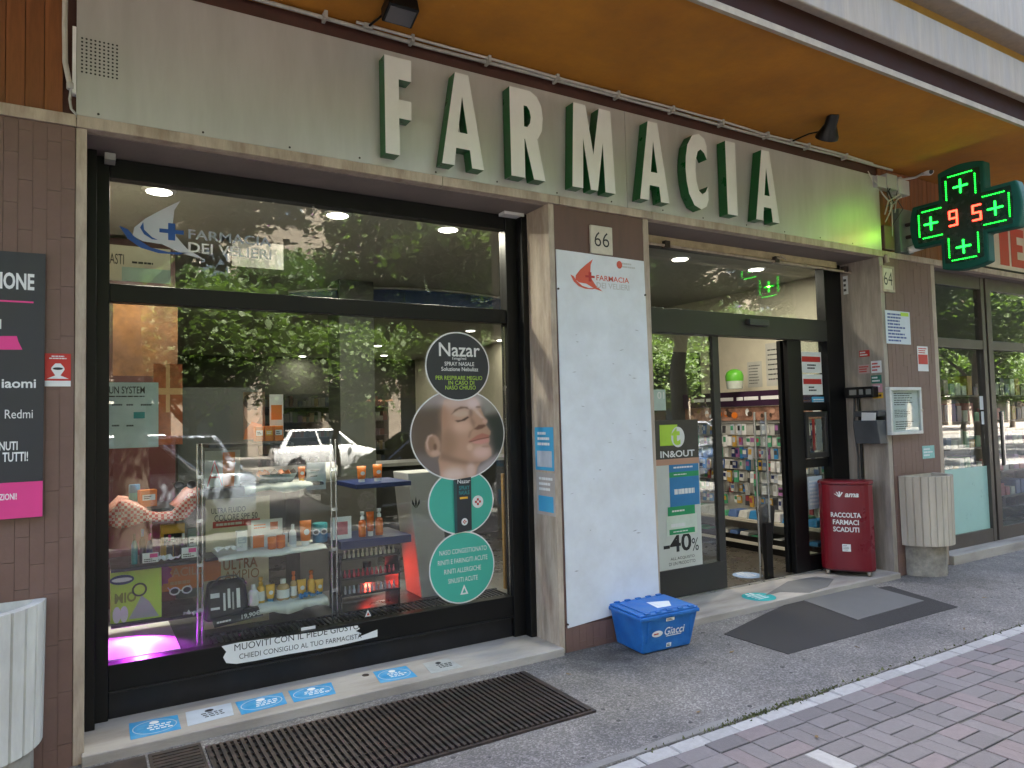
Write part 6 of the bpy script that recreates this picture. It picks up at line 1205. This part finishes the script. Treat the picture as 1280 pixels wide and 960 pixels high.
# cars
TYRE = M('tyre', (.02, .02, .02), .8); RIM = M('alloy', (.45, .45, .46), .3, metal=.8); CGL = M('car_glass', (.02, .025, .03), .05, var=0); HLT = M('headlight', (.6, .6, .6), .1, var=0); TLT = M('tail_light', (.4, .01, .01), .2, var=0)
def car_meshes(kind):
    L_, hh, rf = {'hatch': (4.1, .92, 1.47), 'saloon': (4.6, .92, 1.45), 'mini': (3.55, .95, 1.5)}[kind]; hw = .87
    sts = [(-.5, .34, .66, .77), (-.48, .27, .74, .83), (-.38, .24, .80, .86), (-.2, .22, hh, .87), (.1, .22, hh, .87), (.3, .22, hh+.02, .87), (.42, .24, hh, .85), (.48, .27, .9, .82), (.5, .34, .84, .77)]
    body = MB(); rings = []
    for s, zb, zt_, w_ in sts: x = s*L_; rings += [(x, -w_*.92, zb), (x, -w_, zb+.16), (x, -w_*1.0, zt_*.75), (x, -w_*.9, zt_), (x, w_*.9, zt_), (x, w_*1.0, zt_*.75), (x, w_, zb+.16), (x, w_*.92, zb)]
    n_ = 8; m_ = len(sts); body.add(rings, [(i*n_+j, i*n_+(j+1) % n_, (i+1)*n_+(j+1) % n_, (i+1)*n_+j) for i in range(m_-1) for j in range(n_)]+[tuple(range(n_)), tuple(range((m_-1)*n_, m_*n_))[::-1]], 0, True)
    xr = {'hatch': .46, 'saloon': .34, 'mini': .46}[kind]; cb = [(-.24, .80), (xr, .80)]; ct = [(-.05, .62), (xr-(.10 if kind != 'saloon' else .14), .62)]; z0, z1 = hh-.02, rf
    def ringq(xa, wa, xb, wb, z): return [(xa*L_, -wa, z), (xb*L_, -wb, z), (xb*L_, wb, z), (xa*L_, wa, z)]
    cab = MB().hexa(ringq(cb[0][0], .78, cb[1][0], .76, z0), ringq(ct[0][0], .60, ct[1][0], .58, z1)); win = []
    def lerp(a, b, t_): return Vector(a).lerp(Vector(b), t_)
    B_, T_ = ringq(cb[0][0], .78, cb[1][0], .76, z0), ringq(ct[0][0], .60, ct[1][0], .58, z1)
    def pane(a, b, c, d, n): w_ = MB(); off = Vector(n)*.006; w_.add([p+off for p in (a, b, c, d)]+[p+off*2 for p in (a, b, c, d)], [(0, 1, 2, 3), (7, 6, 5, 4), (0, 4, 5, 1), (1, 5, 6, 2), (2, 6, 7, 3), (3, 7, 4, 0)]); win.append(w_)
    for i, j, segs in ((0, 1, ((.07, .46), (.50, .93))), (3, 2, ((.07, .46), (.50, .93))), (0, 3, ((.06, .94),)), (1, 2, ((.06, .94),))):
        for s0, s1 in segs:
            g0, g1 = lerp(B_[i], B_[j], s0), lerp(B_[i], B_[j], s1); h0, h1 = lerp(T_[i], T_[j], s0), lerp(T_[i], T_[j], s1)
            a, b, c, d = g0.lerp(h0, .12), g1.lerp(h1, .12), g1.lerp(h1, .9), g0.lerp(h0, .9); n = (b-a).cross(d-a).normalized(); cen = (a+b+c+d)/4
            if n.dot(cen-Vector((.1*L_, 0, z0))) < 0: n = -n
            pane(a, b, c, d, n)
    return L_, hw, body, cab, win
def car(label, loc, rz, paint, kind, grp):
    L_, hw, body, cab, win = car_meshes(kind); t = thing('parked_car', label, 'car', (0, 0, 0), grp)
    body.build('body', paint, t, .03); cab.build('cabin', paint, t, .05)
    for w_ in win: w_.build('window', CGL, t)
    for sx in (-.31, .31):
        for sy in (-1, 1):
            c = Vector((sx*L_, sy*(hw-.08), .31)); y_ = Vector((0, sy*.1, 0)); o = MB().tube([c-y_, c-y_*.8, c+y_*.8, c+y_], [.28, .31, .31, .28], 20).build('tyre', TYRE, t); MB().tube([c+y_*.9, c+y_*1.03], [.2, .17], 12).build('rim', RIM, o)
    for sy in (-.6, .6): MB().box(-.482*L_, -.455*L_, sy-.16, sy+.16, .58, .7).build('headlight', HLT, t, .02); MB().box(.475*L_, .492*L_, sy-.12, sy+.12, .62, .8).build('tail_light', TLT, t, .02)
    for sy in (-1, 1): MB().box(-.19*L_, -.16*L_, sy*.95-.08, sy*.95+.08, hh_ := .92, 1.04).build('mirror', paint, t, .02)
    MB().box(-.512*L_, -.5*L_, -.26, .26, .42, .53).build('number_plate', PAPER, t)
    t.location = loc; t.rotation_euler = (0, 0, rz); return t
def paint(n_, c): return M(n_, c, .3, metal=.2, var=.03, coat=.8)
GC = 'cars parked in the street'
car('dark grey hatchback parked facing the display window', (5.6, -8.2, -.13), rad(4), paint('car_grey', (.045, .05, .062)), 'hatch', GC)
car('silver blue saloon parked facing the display window', (.2, -8.3, -.13), rad(8), paint('car_silver', (.3, .34, .4)), 'saloon', GC)
car('small white car parked by the far pavement', (7.0, -19.0, -.13), rad(186), paint('car_white', (.75, .75, .74)), 'mini', GC)
car('white hatchback parked by the far pavement', (.6, -19.2, -.13), rad(0), paint('car_white', (.75, .75, .74)), 'hatch', GC)
car('blue hatchback parked beyond the entrance', (10.9, -8.3, -.13), rad(180), paint('car_blue', (.04, .07, .15)), 'hatch', GC)
car('silver hatchback parked before the neighbour shop', (15.6, -8.2, -.13), rad(3), paint('car_silver', (.3, .34, .4)), 'hatch', GC)
car('dark red saloon parked by the far pavement', (12.0, -19.1, -.13), rad(0), paint('car_red', (.2, .02, .02)), 'saloon', GC)
car('black saloon parked beside the brown wall end', (-5.2, -8.3, -.13), rad(0), paint('car_black', (.015, .015, .018)), 'saloon', GC)
for lb, x, y, rz, pn, pc, kd in (('dark grey saloon parked by the far pavement', -4.4, -19.1, 0, 'car_grey', (.045, .05, .062), 'saloon'), ('silver hatchback parked by the far pavement', 17.0, -19.2, 180, 'car_silver', (.3, .34, .4), 'hatch'), ('black hatchback parked by the far pavement', 21.8, -19.0, 0, 'car_black', (.015, .015, .018), 'hatch'), ('white saloon parked far along the far pavement', 26.8, -19.2, 180, 'car_white', (.75, .75, .74), 'saloon'),
        ('dark blue saloon parked beside the tree island', -3.6, -11.6, 180, 'car_blue', (.04, .07, .15), 'saloon'), ('silver small car parked beside the tree island', 1.1, -11.7, 0, 'car_silver', (.3, .34, .4), 'mini'), ('dark red hatchback parked beside the tree island', 11.6, -11.6, 0, 'car_red', (.2, .02, .02), 'hatch'), ('white hatchback parked beside the tree island', 16.4, -11.7, 180, 'car_white', (.75, .75, .74), 'hatch')):
    car(lb, (x, y, -.13), rad(rz+3), paint(pn, pc), kd, GC)
t = thing('lamp_post', 'pale street lamp post by the far pavement', 'lamp post', (7.6, -20.6, 0)); MB().tube([(7.6, -20.6, -.13), (7.6, -20.6, 7)], [.11, .06], 10).build('pole', M('post_pale', (.5, .45, .33), .6), t); MB().tube([(7.6, -20.6, 7), (7.6, -20.0, 7.4), (7.6, -19.4, 7.4)], .04, 8).build('arm', GREYP, t); bx('lantern', GREYP, 7.5, 7.7, -19.6, -19.0, 7.33, 7.45, t, .02)
# building across the street
O = thing('opposite_building', 'long beige block with shop arcade across the street', 'building', (4, -32, 0))
bx('wall', M('beige_render', (.2, .165, .12), .85, var=.2, scale=.6), -40, 110, -44, -32, 3.6, 16, O); bx('arcade_back', M('arcade_wall', (.12, .09, .065), .8, var=.3, scale=.5), -40, 110, -44, -34.5, 0, 3.6, O); bx('cornice', M('cornice_stone', (.24, .2, .155), .8), -40, 110, -31.98, -31.6, 3.5, 3.9, O)
wm = MB().box(-.7, .7, 0, .12, 0, 1.7).mesh('window', M('win_frame_o', (.4, .38, .33), .6)); pm = MB().box(-.6, .6, .121, .14, .1, 1.6).mesh('pane', M('pane_o', (.05, .07, .09), .08, var=0)); cm = MB().box(-.35, .35, -.7, 0, 0, 3.6).mesh('column', M('cornice_stone', (.24, .2, .155)))
for i in range(-10, 30):
    o = obj('column', cm, O, loc=(i*3.6, -31.65, 0))
    for fl in range(3):
        o = obj('window', wm, O, loc=(i*3.6+1.8, -32.0, 5+fl*3.4)); c_ = bpy.data.objects.new('pane', pm); col.objects.link(c_); c_.parent = o
    o = bx('shop_glass', M('pane_o', (.05, .07, .09)), i*3.6+.7, i*3.6+2.9, -34.5, -34.44, .3, 2.9, O)
    if i % 3 == 0: bx('awning', (M('awning_white', (.6, .58, .52), .8), M('awning_brown', (.25, .12, .06), .8))[i % 2], i*3.6+.5, i*3.6+3.1, -32.2, -30.6, 2.6, 2.7, O)
